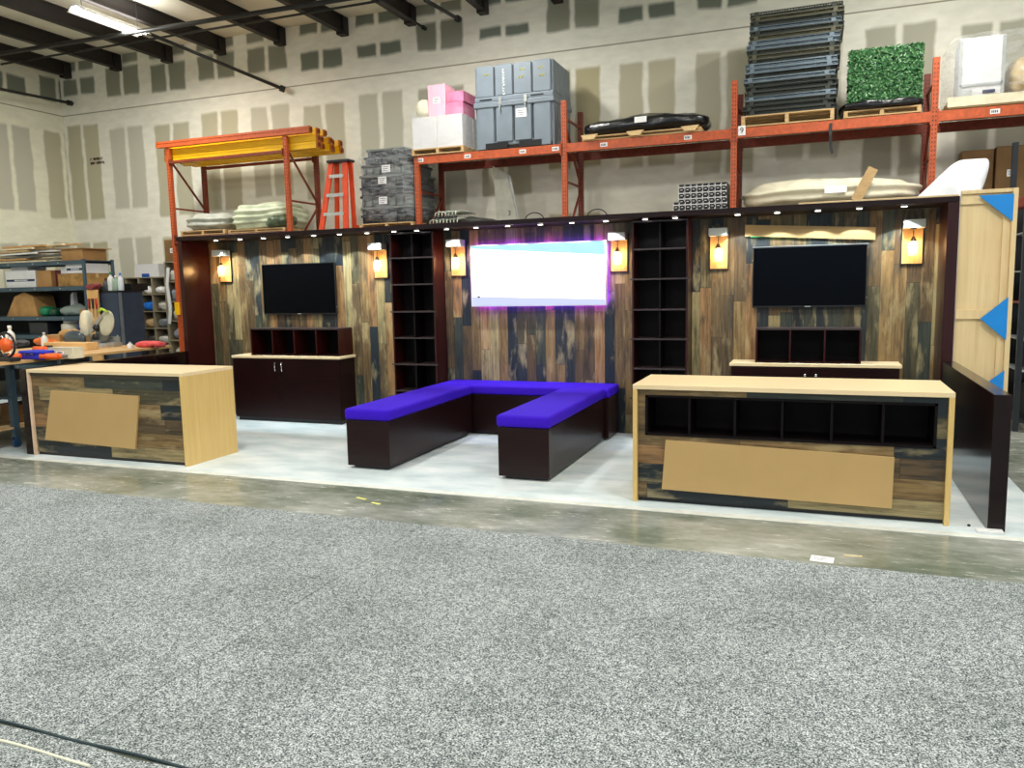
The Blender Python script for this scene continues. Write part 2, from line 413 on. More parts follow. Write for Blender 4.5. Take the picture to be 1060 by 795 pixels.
# ================================================================== booth floor, carpet
def speck():
    mt, N, L, b = newmat('salt_pepper_carpet')
    v = mapping(N, L, (1, 1, 1)); f = noise_tex(N, L, v, 125, 3, .75); g = noise_tex(N, L, v, 1.2, 5, .6); h = noise_tex(N, L, v, 48, 2, .6)
    r = ramp(N, [(.38, lin((24, 31, 33))), (.455, lin((92, 100, 101))), (.53, lin((158, 164, 164))), (.61, lin((218, 223, 223)))])
    L.new(math_(N, L, 'ADD', math_(N, L, 'MULTIPLY', f, .78), math_(N, L, 'MULTIPLY', h, .22)), r.inputs[0])
    r2 = ramp(N, [(.3, (.72, .74, .72, 1)), (.6, (1, 1, 1, 1))]); L.new(g, r2.inputs[0])
    L.new(mixc(N, L, 1, r.outputs[0], r2.outputs[0], 'MULTIPLY'), b.inputs['Base Color'])
    b.inputs['Roughness'].default_value = .95; b.inputs['Specular IOR Level'].default_value = .1
    bp = N.new('ShaderNodeBump'); bp.inputs['Strength'].default_value = .35; bp.inputs['Distance'].default_value = .006
    L.new(f, bp.inputs['Height']); L.new(bp.outputs[0], b.inputs['Normal']); return mt
CARP = speck()
def carpet(x0, x1, y0, y1, label):
    b = bm_(); n = 60
    # slightly ragged edge, 9 mm thick
    top = [(x0 + (x1 - x0) * i / n, y1 + noise.noise(Vector((x0 + (x1 - x0) * i / n, y1, 0)) * 3) * .03) for i in range(n + 1)]
    out = [(x0, y0), (x1, y0)] + list(reversed(top))
    lo = [b.verts.new((x, y, .0)) for x, y in out]; hi = [b.verts.new((x, y, .009)) for x, y in out]
    b.faces.new(hi); b.faces.new(list(reversed(lo)))
    for i in range(len(out)): b.faces.new((lo[i], lo[(i + 1) % len(out)], hi[(i + 1) % len(out)], hi[i]))
    bmesh.ops.recalc_face_normals(b, faces=b.faces)
    tag(obj('carpet', b, CARP), label, 'carpet', 'speckled grey carpet rolls laid before the booth')
carpet(-13.5, -2.256, -7.135, -4.09, 'speckled grey carpet roll on the left of the long seam')
carpet(-2.25, 7.5, -7.135, -4.09, 'speckled grey carpet roll on the right of the long seam')
carpet(-13.5, 7.5, -12, -7.15, 'speckled grey carpet roll nearest the camera, cut off at bottom left')
b = bm_(); pts = [Vector((x, -7.142 + .004 * math.sin(x * 9), .012)) for x in [-3.4 + i * .1 for i in range(19)]]
path(b, pts, .006); tag(obj('cable', b, M('dark_teal_cable', (30, 52, 58), .6)), 'thin dark cable lying along the carpet seam at bottom left', 'cable')
b = bm_(); pts = [Vector((x, -7.25 + .006 * math.sin(x * 7), .012)) for x in [-2.6 + i * .07 for i in range(9)]]
path(b, pts, .0055); tag(obj('carpet_thread', b, M('cream_thread', (226, 224, 200), .8)), 'loose cream edge thread on the carpet at the bottom left corner', 'thread')
# white booth floor
def wfloor():
    mt, N, L, b = newmat('white_booth_vinyl')
    f = noise_tex(N, L, mapping(N, L, (1, 2.2, 1)), 1.6, 6, .6)
    r = ramp(N, [(.32, lin((186, 202, 206))), (.5, lin((212, 224, 226))), (.68, lin((232, 238, 238)))]); L.new(f, r.inputs[0])
    L.new(r.outputs[0], b.inputs['Base Color']); b.inputs['Roughness'].default_value = .38; b.inputs['Specular IOR Level'].default_value = .4; return mt
VIN = wfloor()
b = bm_(); box(b, -13.0, 2.15, -3.12, .35, .0005, .004, 0); obj0 = tag(obj('vinyl_floor', b, VIN), 'white scuffed vinyl sheet the whole booth stands on', 'floor covering')
b = bm_(); box(b, -13.0, 2.15, -3.21, -3.13, .0005, .007, .002); tag(obj('edge_strip', b, M('white_edge', (214, 216, 208), .6, var=.12)), 'long off-white taped strip along the front edge of the booth floor', 'floor strip')

# ================================================================== booth wall
MAHOL = wood('mahogany_low_wall', (15, 5, 6), (26, 9, 10), .16, 2, .35)
XL, XR, HT, HD = -7.76, 1.66, 2.57, .53
booth = thing('booth_wall', 'long show booth wall of reclaimed wood planks with dark mahogany header and low side walls', 'booth wall', (-3.0, 0, 0))
for x0, x1, nm in ((XL, -4.62, 'a'), (-3.98, -1.48, 'b'), (-.84, XR, 'c')):
    b = bm_(); box(b, x0, x1, -.0, .04, .004, HT - .06); obj('plank_panel', b, PV, booth)
for x0, x1 in ((-4.62, -3.98), (-1.48, -.84)):
    b = bm_(); box(b, x0, x1, 0, .04, .004, HT - .06); obj('backing_panel', b, MAHOI, booth)
b = bm_(); box(b, XL - .10, XR + .10, -HD, .06, HT - .055, HT, .004); obj('header', b, MAHOH, booth)
b = bm_(); box(b, XL - .08, XR + .08, .04, .10, .004, HT - .056); obj('backing_frame', b, PLY, booth)
for x0, x1 in ((XL - .07, XL), (XR, XR + .10)):
    b = bm_(); box(b, x0, x1, -HD + .002, .06, .004, HT - .056, .003); obj('end_wing', b, MAHO, booth)
b = bm_(); box(b, XL - .125, XL - .03, -3.0, -HD, .004, .98, .003); obj('low_side_wall', b, MAHOL, booth)
b = bm_(); box(b, XR + .01, XR + .12, -3.02, -HD, .004, .98, .003); lw = obj('low_side_wall', b, MAHOL, booth)
b = bm_(); box(b, XR - .07, XR + .10, -3.10, -3.03, .004, .028, .004); tag(obj('shim_block', b, WHITE), 'white shim block on the floor at the foot of the right low side wall', 'shim')
b = bm_(); sphere(b, (XR - .09, -2.93, .01), .012, 1, 1, .8); tag(obj('leveling_foot', b, BLACK), 'tiny black foot on the white floor inside the right low side wall', 'foot')
b = bm_(); tube(b, (XR + .12, -2.6, .66), (XR + .145, -2.6, .66), .008, seg=8); obj('latch_pin', b, DKGR, booth)
b = bm_(); box(b, .3, XR + .10, -.45, .05, HT + .0005, HT + .022, .002); obj('ply_cap', b, PLY, booth)
# puck lights in the header underside
pl = [-7.26 + .4 * 0, -6.85, -6.46, -6.07, -5.66, -5.27, -4.86, -4.47, -4.15, -3.74, -3.35, -2.94, -2.53, -2.15, -1.75, -1.3, -.97, -.31, .09, .49, .88, 1.29]
for i, x in enumerate(pl):
    b = bm_(); tube(b, (x, -.41, HT - .066), (x, -.41, HT - .054), .034, seg=16); r = obj('puck_light', b, ALU, booth)
    b = bm_(); tube(b, (x, -.41, HT - .069), (x, -.41, HT - .0655), .027, seg=16); obj('lens', b, PUCK, r)
    dark = i in (7, 8, 15, 16)
    cc = (.80, .93, 1) if i not in (9, 10, 11, 12, 13, 14) else (.78, .8, 1)
    light('puck_glow', 'SPOT', (x, -.41, HT - .075), SPOT_W * (.15 if dark else (1.0 if i < 8 or i > 16 else .8)), cc, booth, spot_size=math.radians(84), spot_blend=.12, shadow_soft_size=.02).rotation_euler = (math.radians(24), 0, 0)

# ---- bookcases
def bookcase(x0, x1, label, off):
    t = thing('cubby_bookcase', label, 'bookcase', ((x0 + x1) / 2, -.15, .004))
    yf = -.30; zt = HT - .07
    for x in (x0, x1 - .02):
        b = bm_(); box(b, x, x + .02, yf, -.002, .004, zt); obj('side_panel', b, MAHO, t)
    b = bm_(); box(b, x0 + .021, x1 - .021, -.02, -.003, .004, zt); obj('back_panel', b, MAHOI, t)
    xm = (x0 + x1) / 2
    b = bm_(); box(b, xm - .011, xm + .011, yf + .015, -.021, .004, zt); obj('divider', b, MAHOI, t)
    zs = [.06, .49, .835, 1.175, 1.51, 1.855, 2.19, zt - .001]
    for k, z in enumerate(zs):
        e = .022 if k < 7 else 0
        b = bm_(); box(b, x0 - (e if (k % 2 == off) else -.02), x1 + (e if k % 2 == off else -.02), yf - .018, -.021 if False else yf + .0, z - .018, z); 
        box(b, x0 + .021, xm - .012, yf + .001, -.021, z - .018, z); box(b, xm + .012, x1 - .021, yf + .001, -.021, z - .018, z)
        obj('shelf', b, wood('shelf_edge', (44, 34, 34), (62, 50, 50), .35, 0), t)
    return t
bookcase(-4.60, -3.985, 'tall dark cubby bookcase built in between the left television panel and the bright light box', 0)
bookcase(-1.475, -.845, 'tall dark cubby bookcase built in between the bright light box and the right television panel', 1)

# ---- televisions
def television(x0, x1, z0, z1, label):
    t = thing('television', label, 'television', ((x0 + x1) / 2, -.05, z0))
    b = bm_(); box(b, x0, x1, -.085, -.05, z0, z1, .004); obj('bezel', b, BLACK, t)
    b = bm_(); box(b, x0 + .011, x1 - .011, -.0875, -.0845, z0 + .02, z1 - .011); obj('screen', b, SCREEN, t)
    b = bm_(); box(b, (x0 + x1) / 2 - .25, (x0 + x1) / 2 + .25, -.05, -.001, z0 + .15, z1 - .15); obj('wall_mount', b, DKGR, t)
    b = bm_(); box(b, (x0 + x1) / 2 - .03, (x0 + x1) / 2 + .03, -.0885, -.0865, z0 + .006, z0 + .013); obj('maker_badge', b, ALU, t)
    b = bm_(); tube(b, (x1 - .0, -.07, z0 + .10), (x1 + .006, -.07, z0 + .10), .006); tube(b, (x0, -.07, z1 - .14), (x0 - .006, -.07, z1 - .14), .006); obj('side_button', b, ALU, t)
    return t
television(-6.78, -5.58, 1.47, 2.17, 'black wall television on the left above the four-cell cubby shelf')
tv2 = television(-.17, .99, 1.505, 2.165, 'black wall television on the right above the three-cell cubby shelf')
b = bm_(); box(b, -.176, .996, -.09, -.05, 2.166, 2.172); obj('top_trim', b, ALU, tv2)

# ---- light box
t = thing('light_box', 'big glowing white display panel with purple halo in the middle of the booth wall', 'light box', (-2.7, -.05, 1.55))
x0, x1, z0, z1 = -3.57, -1.83, 1.55, 2.315
b = bm_(); box(b, x0, x1, -.10, -.045, z0, z1, .003); obj('housing', b, WHITE, t)
def quad(b, pts, y=-.1025, th=.0015):
    prism(b, pts, y, y + th)
zl, zr = 2.235, 2.225; yl = 1.625; yr = 1.60
b = bm_(); quad(b, [(x0 + .012, z1 - .012), (x1 - .012, z1 - .012), (x1 - .012, 2.145), (x0 + .012, 2.272)]); obj('pale_cyan_band', b, EM('cyan_glow', (178, 238, 252), .92), t, label='pale cyan strip along the top of the display')
b = bm_(); quad(b, [(x0 + .012, 2.272), (x1 - .012, 2.145), (x1 - .012, 1.625), (x0 + .012, 1.678)]); obj('white_redaction', b, EM('redaction_glow', (255, 255, 255), 2.6), t)  # white censor block over the display, built as a glowing area
b = bm_(); quad(b, [(x0 + .012, 1.678), (x1 - .012, 1.625), (x1 - .012, z0 + .012), (x0 + .012, z0 + .012)]); obj('lavender_band', b, EM('lavender_glow', (208, 216, 246), .92), t, label='pale lavender strip along the bottom of the display')
b = bm_(); prism(b, [(x0 + .085, 1.685), (x0 + .125, 1.682), (x0 + .115, 1.664), (x0 + .09, 1.662)], -.104, -.1026); obj('dark_mark', b, BLACK, t)
HALO = EM('purple_led', (128, 30, 255), 60)
for (a0, a1, c0, c1) in ((x0 + .04, x1 - .04, z1 - .03, z1 - .018), (x0 + .04, x1 - .04, z0 + .018, z0 + .03), (x0 + .018, x0 + .03, z0 + .04, z1 - .04), (x1 - .03, x1 - .018, z0 + .04, z1 - .04)):
    b = bm_(); box(b, a0, a1, -.044, -.036, c0, c1); obj('halo_strip', b, HALO, t)
b = bm_(); box(b, x0 + .3, x1 - .3, -.044, -.001, z0 + .2, z1 - .2); obj('wall_mount', b, DKGR, t)
# ---- tan redaction block over right television, built as a board
def board(name, pts, y0, y1, label, parent=None):  # boards added in place of tan censor blocks
    b = bm_(); prism(b, pts, y0, y1); return tag(obj(name, b, TANS), label, 'redaction block')
board('redaction_board', [(-.26, 2.42), (1.06, 2.335), (1.06, 2.205), (-.26, 2.295)], -.05, -.03, 'long narrow tan redaction block tilted above the right television')
b = bm_(); box(b, -.20, .55, -.028, -.002, 2.285, 2.295); tag(obj('led_strip', b, EM('green_led', (40, 255, 150), 1.6)), 'thin green light strip behind the tan redaction block over the right television', 'light strip')
# the green strip sits between the wall and the redaction block
# ---- sconces
def sconce(x0, label):
    x1 = x0 + .195; xc = (x0 + x1) / 2; z0, z1 = 1.945, 2.38
    t = thing('wall_sconce', label, 'wall lamp', (xc, -.02, z0), 'wall sconces with jar lamps')
    b = bm_(); box(b, x0, x1, -.030, -.0005, z0, z1, .003); obj('wood_backplate', b, wood('sconce_wood', (170, 128, 76), (206, 168, 112), .55, 2), t)
    b = bm_(); box(b, x0 - .008, x1 + .008, -.024, -.001, z0 - .010, z1 + .0); obj('dark_edge', b, BLACK, t)
    b = bm_(); box(b, x0 + .0, x1 + .005, -.18, -.03, z1 - .075, z1 + .012, .004); obj('top_block', b, wood('pale_block', (176, 178, 166), (206, 206, 196), .55, 0), t)
    zz = z1 - .075; y = -.11
    b = bm_(); tube(b, (xc, y, zz), (xc, y, zz - .010), .03, seg=14); tube(b, (xc, y, zz - .01), (xc, y, zz - .10), .004, seg=8); obj('cord', b, BLACK, t)
    b = bm_(); lathe(b, (xc, y, 0), [(.014, zz - .085), (.016, zz - .10), (.03, zz - .122), (.034, zz - .13)], 16); obj('socket_cap', b, M('bronze', (70, 48, 30), .4, .7), t)
    mt = MATS.get('jar_glass')
    if not mt:
        mt, N, L, p = newmat('jar_glass'); p.inputs['Base Color'].default_value = (1, .96, .88, 1); p.inputs['Roughness'].default_value = .05
        p.inputs['Transmission Weight'].default_value = .0; p.inputs['Alpha'].default_value = .22; MATS['jar_glass'] = mt
    b = bm_(); lathe(b, (xc, y, 0), [(.034, zz - .13), (.046, zz - .15), (.052, zz - .18), (.052, zz - .25), (.044, zz - .278), (.02, zz - .285)], 20); obj('glass_jar', b, mt, t, True)
    b = bm_(); lathe(b, (xc, y, 0), [(.012, zz - .135), (.014, zz - .15), (.030, zz - .185), (.034, zz - .21), (.026, zz - .235), (.006, zz - .247)], 16); obj('bulb', b, BULB, t, True)
    light('sconce_glow', 'POINT', (xc, y - .0, zz - .2), SCONCE_W, (1, .62, .27), t, shadow_soft_size=.05)
    return t
for x, l in ((-7.555, 'warm jar wall sconce at the far left end of the booth beside the mahogany wing'),
             (-5.0, 'warm jar wall sconce between the left television and the left cubby bookcase'),
             (-3.87, 'warm jar wall sconce just left of the glowing light box'),
             (-1.785, 'warm jar wall sconce just right of the glowing light box'),
             (-.64, 'warm jar wall sconce just left of the right television'),
             (1.315, 'warm jar wall sconce at the far right end of the booth beside the mahogany wing')): sconce(x, l)

# ---- cabinets
def cabinet(x0, x1, label, handle):
    t = thing('credenza', label, 'cabinet', ((x0 + x1) / 2, -.2, .004))
    yf = -.40; H = .918
    b = bm_(); box(b, x0 + .02, x1 - .02, yf + .022, -.002, .05, H - .035, .006, 2); obj('body', b, MAHOH, t)
    b = bm_(); box(b, x0 + .04, x1 - .04, yf + .04, -.01, .004, .052); obj('toe_kick', b, BLACK, t)
    b = bm_(); box(b, x0, x1, yf, -.002, H - .034, H, .003); obj('countertop', b, MAPLE, t)
    xm = (x0 + x1) / 2 - (.09 if handle == 'pull' else .02)
    for s, (a, c) in enumerate(((x0 + .022, xm - .002), (xm + .002, x1 - .022))):
        b = bm_(); box(b, a, c, yf + .004, yf + .0215, .055, H - .045, .002); d = obj('door', b, MAHOH, t)
        hx = xm + (-.055 if s == 0 else .055); b = bm_()
        if handle == 'pull':
            path(b, [(hx, yf + .005, .83), (hx, yf - .022, .82), (hx + .004, yf - .026, .77), (hx, yf - .022, .72), (hx, yf + .005, .71)], .006, 8)
            obj('handle', b, CHROME, d, True)
        else:
            tube(b, (hx, yf + .005, .80), (hx, yf - .02, .80), .014, seg=12); obj('knob', b, CHROME, d, True)
    return t
cabinet(-7.13, -5.36, 'dark mahogany two-door cabinet with maple top below the left television', 'pull')
cabinet(-.375, 1.33, 'dark mahogany cabinet with maple top behind the right counter, below the right television', 'knob')
def cubby(x0, x1, n, label):
    t = thing('cubby_shelf', label, 'shelf', ((x0 + x1) / 2, -.2, .918)); z0, z1 = .9185, 1.29; yf = -.33
    b = bm_(); box(b, x0, x1, yf, -.01, z1 - .018, z1); obj('top_panel', b, wood('shelf_edge', (44, 34, 34), (62, 50, 50), .35, 0), t)
    b = bm_(); box(b, x0, x1, yf, -.01, z0, z0 + .018); obj('bottom_panel', b, MAHOH, t)
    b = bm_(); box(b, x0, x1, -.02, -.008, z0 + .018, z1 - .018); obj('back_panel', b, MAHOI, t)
    for i in range(n + 1):
        x = x0 + (x1 - x0 - .018) * i / n
        b = bm_(); box(b, x, x + .018, yf + .002, -.02, z0 + .018, z1 - .018); obj('side_panel' if i in (0, n) else 'divider', b, MAHO, t)
    return t
cubby(-6.84, -5.40, 4, 'dark four-cell cubby shelf standing on the left cabinet')
cubby(-.11, .945, 3, 'dark three-cell cubby shelf standing on the right cabinet')

# ---- counters
t = thing('reception_counter', 'left reception counter with maple end and horizontal reclaimed plank front', 'counter', (-6.67, -2.6, .004))
x0, x1, y0, y1, H = -7.775, -5.55, -3.0, -2.23, .98
b = bm_(); box(b, x0, x1, y0, y1, H - .035, H, .002); obj('countertop', b, MAPLE, t)
b = bm_(); box(b, x0, x0 + .03, y0, y1, .004, H - .0355, .002); obj('side_panel', b, M('pale_edge', (220, 190, 160), .5), t)
b = bm_(); box(b, x1 - .035, x1, y0, y1, .004, H - .0355, .002); obj('side_panel', b, MAPLEV, t)
b = bm_(); box(b, x0 + .031, x1 - .036, y0 + .03, y0 + .05, .04, H - .036); obj('plank_front', b, PH, t)
b = bm_(); box(b, x0 + .031, x1 - .036, y0 + .05, y0 + .07, .004, .045); obj('toe_kick', b, BLACK, t)
b = bm_(); box(b, x0 + .031, x1 - .036, y0 + .022, y0 + .03, H - .075, H - .036); obj('under_top_strip', b, wood('dark_trim', (50, 44, 34), (74, 66, 50), .5, 0), t)  # dark wooden strip below the countertop
b = bm_(); box(b, x0 + .031, x1 - .036, y0 + .07, y1 - .05, .3, .32); obj('inner_shelf', b, MAHOI, t)
board('redaction_board', [(at(52, 407, Y=-3).x, .745), (at(143, 414, Y=-3).x, .725), (at(139, 466, Y=-3).x, .148), (at(46, 457, Y=-3).x, .185)], y0 + .008, y0 + .0295, 'tan redaction block tilted on the plank front of the left counter')
t = thing('reception_counter', 'right reception counter with maple waterfall ends and a row of six dark cubbies', 'counter', (.28, -2.6, .004))
x0, x1, y0, y1, H = -.885, 1.44, -2.97, -2.21, .98
b = bm_(); box(b, x0, x1, y0, y1, H - .037, H, .002); obj('countertop', b, MAPLE, t)
for a in (x0, x1 - .037):
    b = bm_(); box(b, a, a + .037, y0, y1, .004, H - .0375, .002); obj('side_panel', b, MAPLEV, t)
cx0, cx1, cz0, cz1 = -.785, 1.335, .565, .895; yp = y0 + .03
b = bm_(); box(b, x0 + .038, cx0, yp, yp + .02, .04, H - .038); box(b, cx1, x1 - .038, yp, yp + .02, .04, H - .038)
box(b, cx0, cx1, yp, yp + .02, .04, cz0); box(b, cx0, cx1, yp, yp + .02, cz1, H - .038); obj('plank_front', b, PH, t)
b = bm_(); box(b, x0 + .038, x1 - .038, yp + .03, yp + .05, .004, .045); obj('toe_kick', b, BLACK, t)
cb = bm_(); box(cb, cx0, cx1, yp + .34, yp + .35, cz0, cz1); box(cb, cx0 - .001, cx0 + .018, yp - .006, yp + .34, cz0, cz1); box(cb, cx1 - .018, cx1 + .001, yp - .006, yp + .34, cz0, cz1)
box(cb, cx0, cx1, yp - .006, yp + .34, cz0 - .001, cz0 + .018); box(cb, cx0, cx1, yp - .006, yp + .34, cz1 - .018, cz1 + .001)
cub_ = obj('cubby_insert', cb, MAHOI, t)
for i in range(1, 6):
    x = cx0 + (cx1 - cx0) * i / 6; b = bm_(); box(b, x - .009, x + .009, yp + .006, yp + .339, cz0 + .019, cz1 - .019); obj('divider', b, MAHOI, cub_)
board('redaction_board', [(at(689, 456, Y=-2.96).x, .53), (at(926, 473, Y=-2.96).x, .487), (at(923, 526, Y=-2.96).x, .10), (at(685, 506, Y=-2.96).x, .122)], y0 + .008, y0 + .0285, 'long tan redaction block on the plank front of the right counter below the cubbies')

# ---- benches
def bench(x0, x1, y0, y1, label):
    t = thing('bench', label, 'bench', ((x0 + x1) / 2, (y0 + y1) / 2, .004)); H = .615
    b = bm_(); box(b, x0, x1, y0, y1, .035, .50, .003); obj('base', b, MAHOH, t)
    b = bm_(); box(b, x0 + .05, x1 - .05, y0 + .05, y1 - .05, .004, .036); obj('plinth', b, BLACK, t)
    b = bm_(); box(b, x0 - .014, x1 + .014, y0 - .014, y1 + .0, .5005, H, .032, 4)
    obj('seat_cushion', b, PURPLE, t, True)
    return t
bench(-3.89, -3.405, -2.57, -.555, 'left arm of the purple-topped dark bench set, pointing forward')
bench(-2.245, -1.745, -2.57, -.555, 'right arm of the purple-topped dark bench set, pointing forward')
bench(-3.88, -1.70, -.525, -.03, 'long purple-topped dark bench across the back, below the light box')

# ---- maple panel with blue gussets, right of the booth
pt = thing('maple_panel', 'tall bare maple framed panel with blue corner gussets beside the right end of the booth', 'panel', (2.03, -.62, 0))
PX0, PX1, PH_ = 1.768, 2.235, 2.615
def pan(bmf, mat, name, label=None): return obj(name, bmf, mat, pt, label=label)
ang = 0.0
def PB(x0, x1, y0, y1, z0, z1, nm, mat=PLY, bev=.002):
    b = bm_(); box(b, x0, x1, y0 + .1, y1 + .1, z0, z1, bev); bmesh.ops.rotate(b, cent=(PX0, -.6, 0), matrix=Rz(ang), verts=b.verts); return pan(b, mat, nm)
PB(PX0, PX1, -.6, -.588, 0.004, PH_, 'sheet')
PB(PX0, PX1 - .045, -.65, -.601, PH_ - .035, PH_, 'rail'); PB(PX0, PX1 - .11, -.625, -.601, PH_ - .13, PH_ - .036, 'rail')
PB(PX0, PX1 - .11, -.625, -.601, 1.39, 1.48, 'rail'); PB(PX0, PX1 - .11, -.625, -.601, .5, .6, 'rail')
PB(PX1 - .044, PX1, -.66, -.601, 0.004, PH_, 'stile'); PB(PX1 - .109, PX1 - .045, -.625, -.601, .004, PH_ - .036, 'stile')
def gus(pts):
    b = bm_(); prism(b, pts, -.562, -.5505); bmesh.ops.rotate(b, cent=(PX0, -.6, 0), matrix=Rz(ang), verts=b.verts); pan(b, BLUE, 'gusset', 'blue triangular gusset plate')
gus([(1.91, PH_ - .055), (PX1 - .036, PH_ - .055), (PX1 - .036, PH_ - .31)])
gus([(1.975, 1.395), (PX1 - .036, 1.60), (PX1 - .036, 1.19)])
gus([(1.975, .70), (PX1 - .036, .90), (PX1 - .036, .50)])

# ================================================================== pallet racks
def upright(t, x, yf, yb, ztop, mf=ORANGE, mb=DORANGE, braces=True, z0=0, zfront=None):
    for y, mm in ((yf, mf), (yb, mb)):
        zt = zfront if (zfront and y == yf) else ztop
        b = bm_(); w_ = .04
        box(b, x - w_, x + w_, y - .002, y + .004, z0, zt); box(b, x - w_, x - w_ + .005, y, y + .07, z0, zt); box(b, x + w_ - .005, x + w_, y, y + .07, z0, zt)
        n0 = len(b.faces); z = 2.4
        while z < zt - .05:
            for s in (-.018, .018): box(b, x + s - .006, x + s + .006, y - .0035, y - .0015, z, z + .022)
            z += .055
        b.faces.ensure_lookup_table()
        for f in list(b.faces)[n0:]: f.material_index = 1
        p = obj('upright', b, [mm, BLACK], t)
        b = bm_(); box(b, x - .07, x + .07, y - .03, y + .11, z0, z0 + .008); obj('foot_plate', b, mm, t)
    zt = zfront or ztop
    if braces:
        z = .55; k = 0
        while z < zt - .2:
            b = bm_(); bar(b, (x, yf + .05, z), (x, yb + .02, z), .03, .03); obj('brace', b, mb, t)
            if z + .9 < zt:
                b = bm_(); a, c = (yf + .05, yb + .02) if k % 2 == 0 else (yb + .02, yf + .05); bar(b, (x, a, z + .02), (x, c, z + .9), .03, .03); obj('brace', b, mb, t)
            z += .95; k += 1
def beam(t, x0, x1, y, z, h=.13, mat=ORANGE, label=None):
    b = bm_(); box(b, x0 + .04, x1 - .04, y - .02, y + .035, z - h, z, .003); bb = obj('beam', b, mat, t, label=label)
    for s, x in ((1, x0 + .04), (-1, x1 - .04)):
        b = bm_(); box(b, x, x + s * .012, y - .032, y + .05, z - h - .04, z + .03); obj('beam_bracket', b, mat, bb)
    return bb
def deck(t, x0, x1, yf, yb, z):
    b = bm_(); n = int((x1 - x0) / .10)
    for i in range(1, n): tube(b, (x0 + (x1 - x0) * i / n, yf, z), (x0 + (x1 - x0) * i / n, yb, z), .004, seg=5)
    for k in range(9): y = yf + (yb - yf) * k / 8; tube(b, (x0 + .04, y, z - .006), (x1 - .04, y, z - .006), .004, seg=5)
    obj('wire_deck', b, STEEL, t)
YF, YB = 2.7, 3.6
rk = thing('pallet_rack', 'long orange pallet rack behind the booth carrying crates and wrapped pallets', 'pallet rack', (-1.5, 3.1, 0))
UX = [-5.74, -3.19, -.66, 1.88, 4.43]
for x, zt in zip(UX, (4.62, 4.60, 4.62, 4.64, 4.64)): upright(rk, x, YF, YB, zt, zfront=3.945 if x < -5 else None)
ZB = 3.955
for a, c in zip(UX, UX[1:]):
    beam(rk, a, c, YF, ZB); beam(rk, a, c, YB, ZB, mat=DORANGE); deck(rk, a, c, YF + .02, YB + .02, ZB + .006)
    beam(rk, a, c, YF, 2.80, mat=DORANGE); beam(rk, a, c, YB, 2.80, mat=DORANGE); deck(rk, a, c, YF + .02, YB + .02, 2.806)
b = bm_(); 
# white load labels on the beams and the tag reading 9 on the third post
lt = []
for u_, v_ in ((435, 160), (484, 163), (541, 155), (575, 152), (625, 150), (712, 144), (1030, 117)):
    p = at(u_, v_, Y=YF - .022); x = p.x
    b = bm_(); box(b, x - .055, x + .055, YF - .0225, YF - .0205, ZB - .095, ZB - .035); l_ = obj('load_label', b, PAPER, rk)
    b = bm_()
    for k in range(4): box(b, x - .04 + k * .02, x - .028 + k * .02, YF - .0235, YF - .0226, ZB - .082, ZB - .05)
    obj('print', b, INKK, l_)
def text(name, s, loc, size, mat, parent, rot=(math.pi / 2, 0, 0), ext=.001, align='CENTER'):
    cu = bpy.data.curves.new(name, 'FONT'); cu.body = s; cu.size = size; cu.extrude = ext; cu.align_x = align; cu.align_y = 'CENTER'
    o = bpy.data.objects.new(name + '_tmp', cu); C.objects.link(o)
    bpy.context.view_layer.update()
    me = bpy.data.meshes.new_from_object(o.evaluated_get(bpy.context.evaluated_depsgraph_get()))
    bpy.data.objects.remove(o); bpy.data.curves.remove(cu)
    me.transform(Matrix.Translation(Vector(loc) - (rootloc(parent))) @ __import__('mathutils').Euler(rot).to_matrix().to_4x4())
    me.materials.clear(); me.materials.append(mat)
    q = link(name, me); q.parent = parent; return q
b = bm_(); box(b, -.60, -.50, YF - .026, YF - .0225, ZB - .10, ZB + .03); l_ = obj('bay_tag', b, PAPER, rk); text('numeral', '9', (-.55, YF - .0275, ZB - .035), .11, INKK, l_)

rl = thing('pallet_rack', 'orange pallet rack at the left behind the booth with yellow beams stored on top', 'pallet rack', (-9.6, 3.1, 0))
for x in (-10.98, -8.33): upright(rl, x, YF, YB, 4.51)
ZL = 4.60
for y, mm in ((YF, ORANGE), (YB, DORANGE)):
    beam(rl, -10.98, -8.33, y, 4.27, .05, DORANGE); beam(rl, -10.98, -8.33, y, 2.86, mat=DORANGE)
deck(rl, -10.98, -8.33, YF + .02, YB + .02, 2.866)
b = bm_(); box(b, -11.03, -10.93, YF - .05, YF - .003, 1.38, 1.62, .006); obj('yellow_guard', b, YELLOW, rl)
# stored beams on the left rack
def stored(y, z, mat, dx, label, grp=None, first=None):
    x0, x1 = -11.12 + dx, -7.72 + dx
    t = thing('stored_beam', label, 'rack beam', ((x0 + x1) / 2, y, z), grp)
    b = bm_(); box(b, x0, x1, y - .035, y + .035, z, z + .115, .004); box(b, x0 + .01, x1 - .01, y - .042, y - .034, z + .075, z + .112); obj('channel', b, mat, t)
    for s, x in ((1, x0), (-1, x1)):
        b = bm_(); box(b, x - .008, x + .008, y - .055, y + .055, z - .0, z + .116); bb = obj('end_bracket', b, M('rust_orange', (190, 110, 20), .5), t)
        b = bm_()
        for k in range(3): box(b, x + s * -.03 - .006, x + s * -.03 + .006, y - .03 + k * .022, y - .018 + k * .022, z + .02, z + .09)
        obj('hooks', b, DORANGE, bb)
    return t
names = ['front', 'second', 'third', 'fourth', 'rear']
for j in range(2):
    for i in range(5):
        stored(YF + .135 + i * .17, 4.275 + j * .12, YELLOW, random.uniform(-.06, .1), 'yellow rack beam stored on the left rack, %s of the %s layer' % (names[i], ('lower', 'upper')[j]), 'yellow beams stored on the left rack')
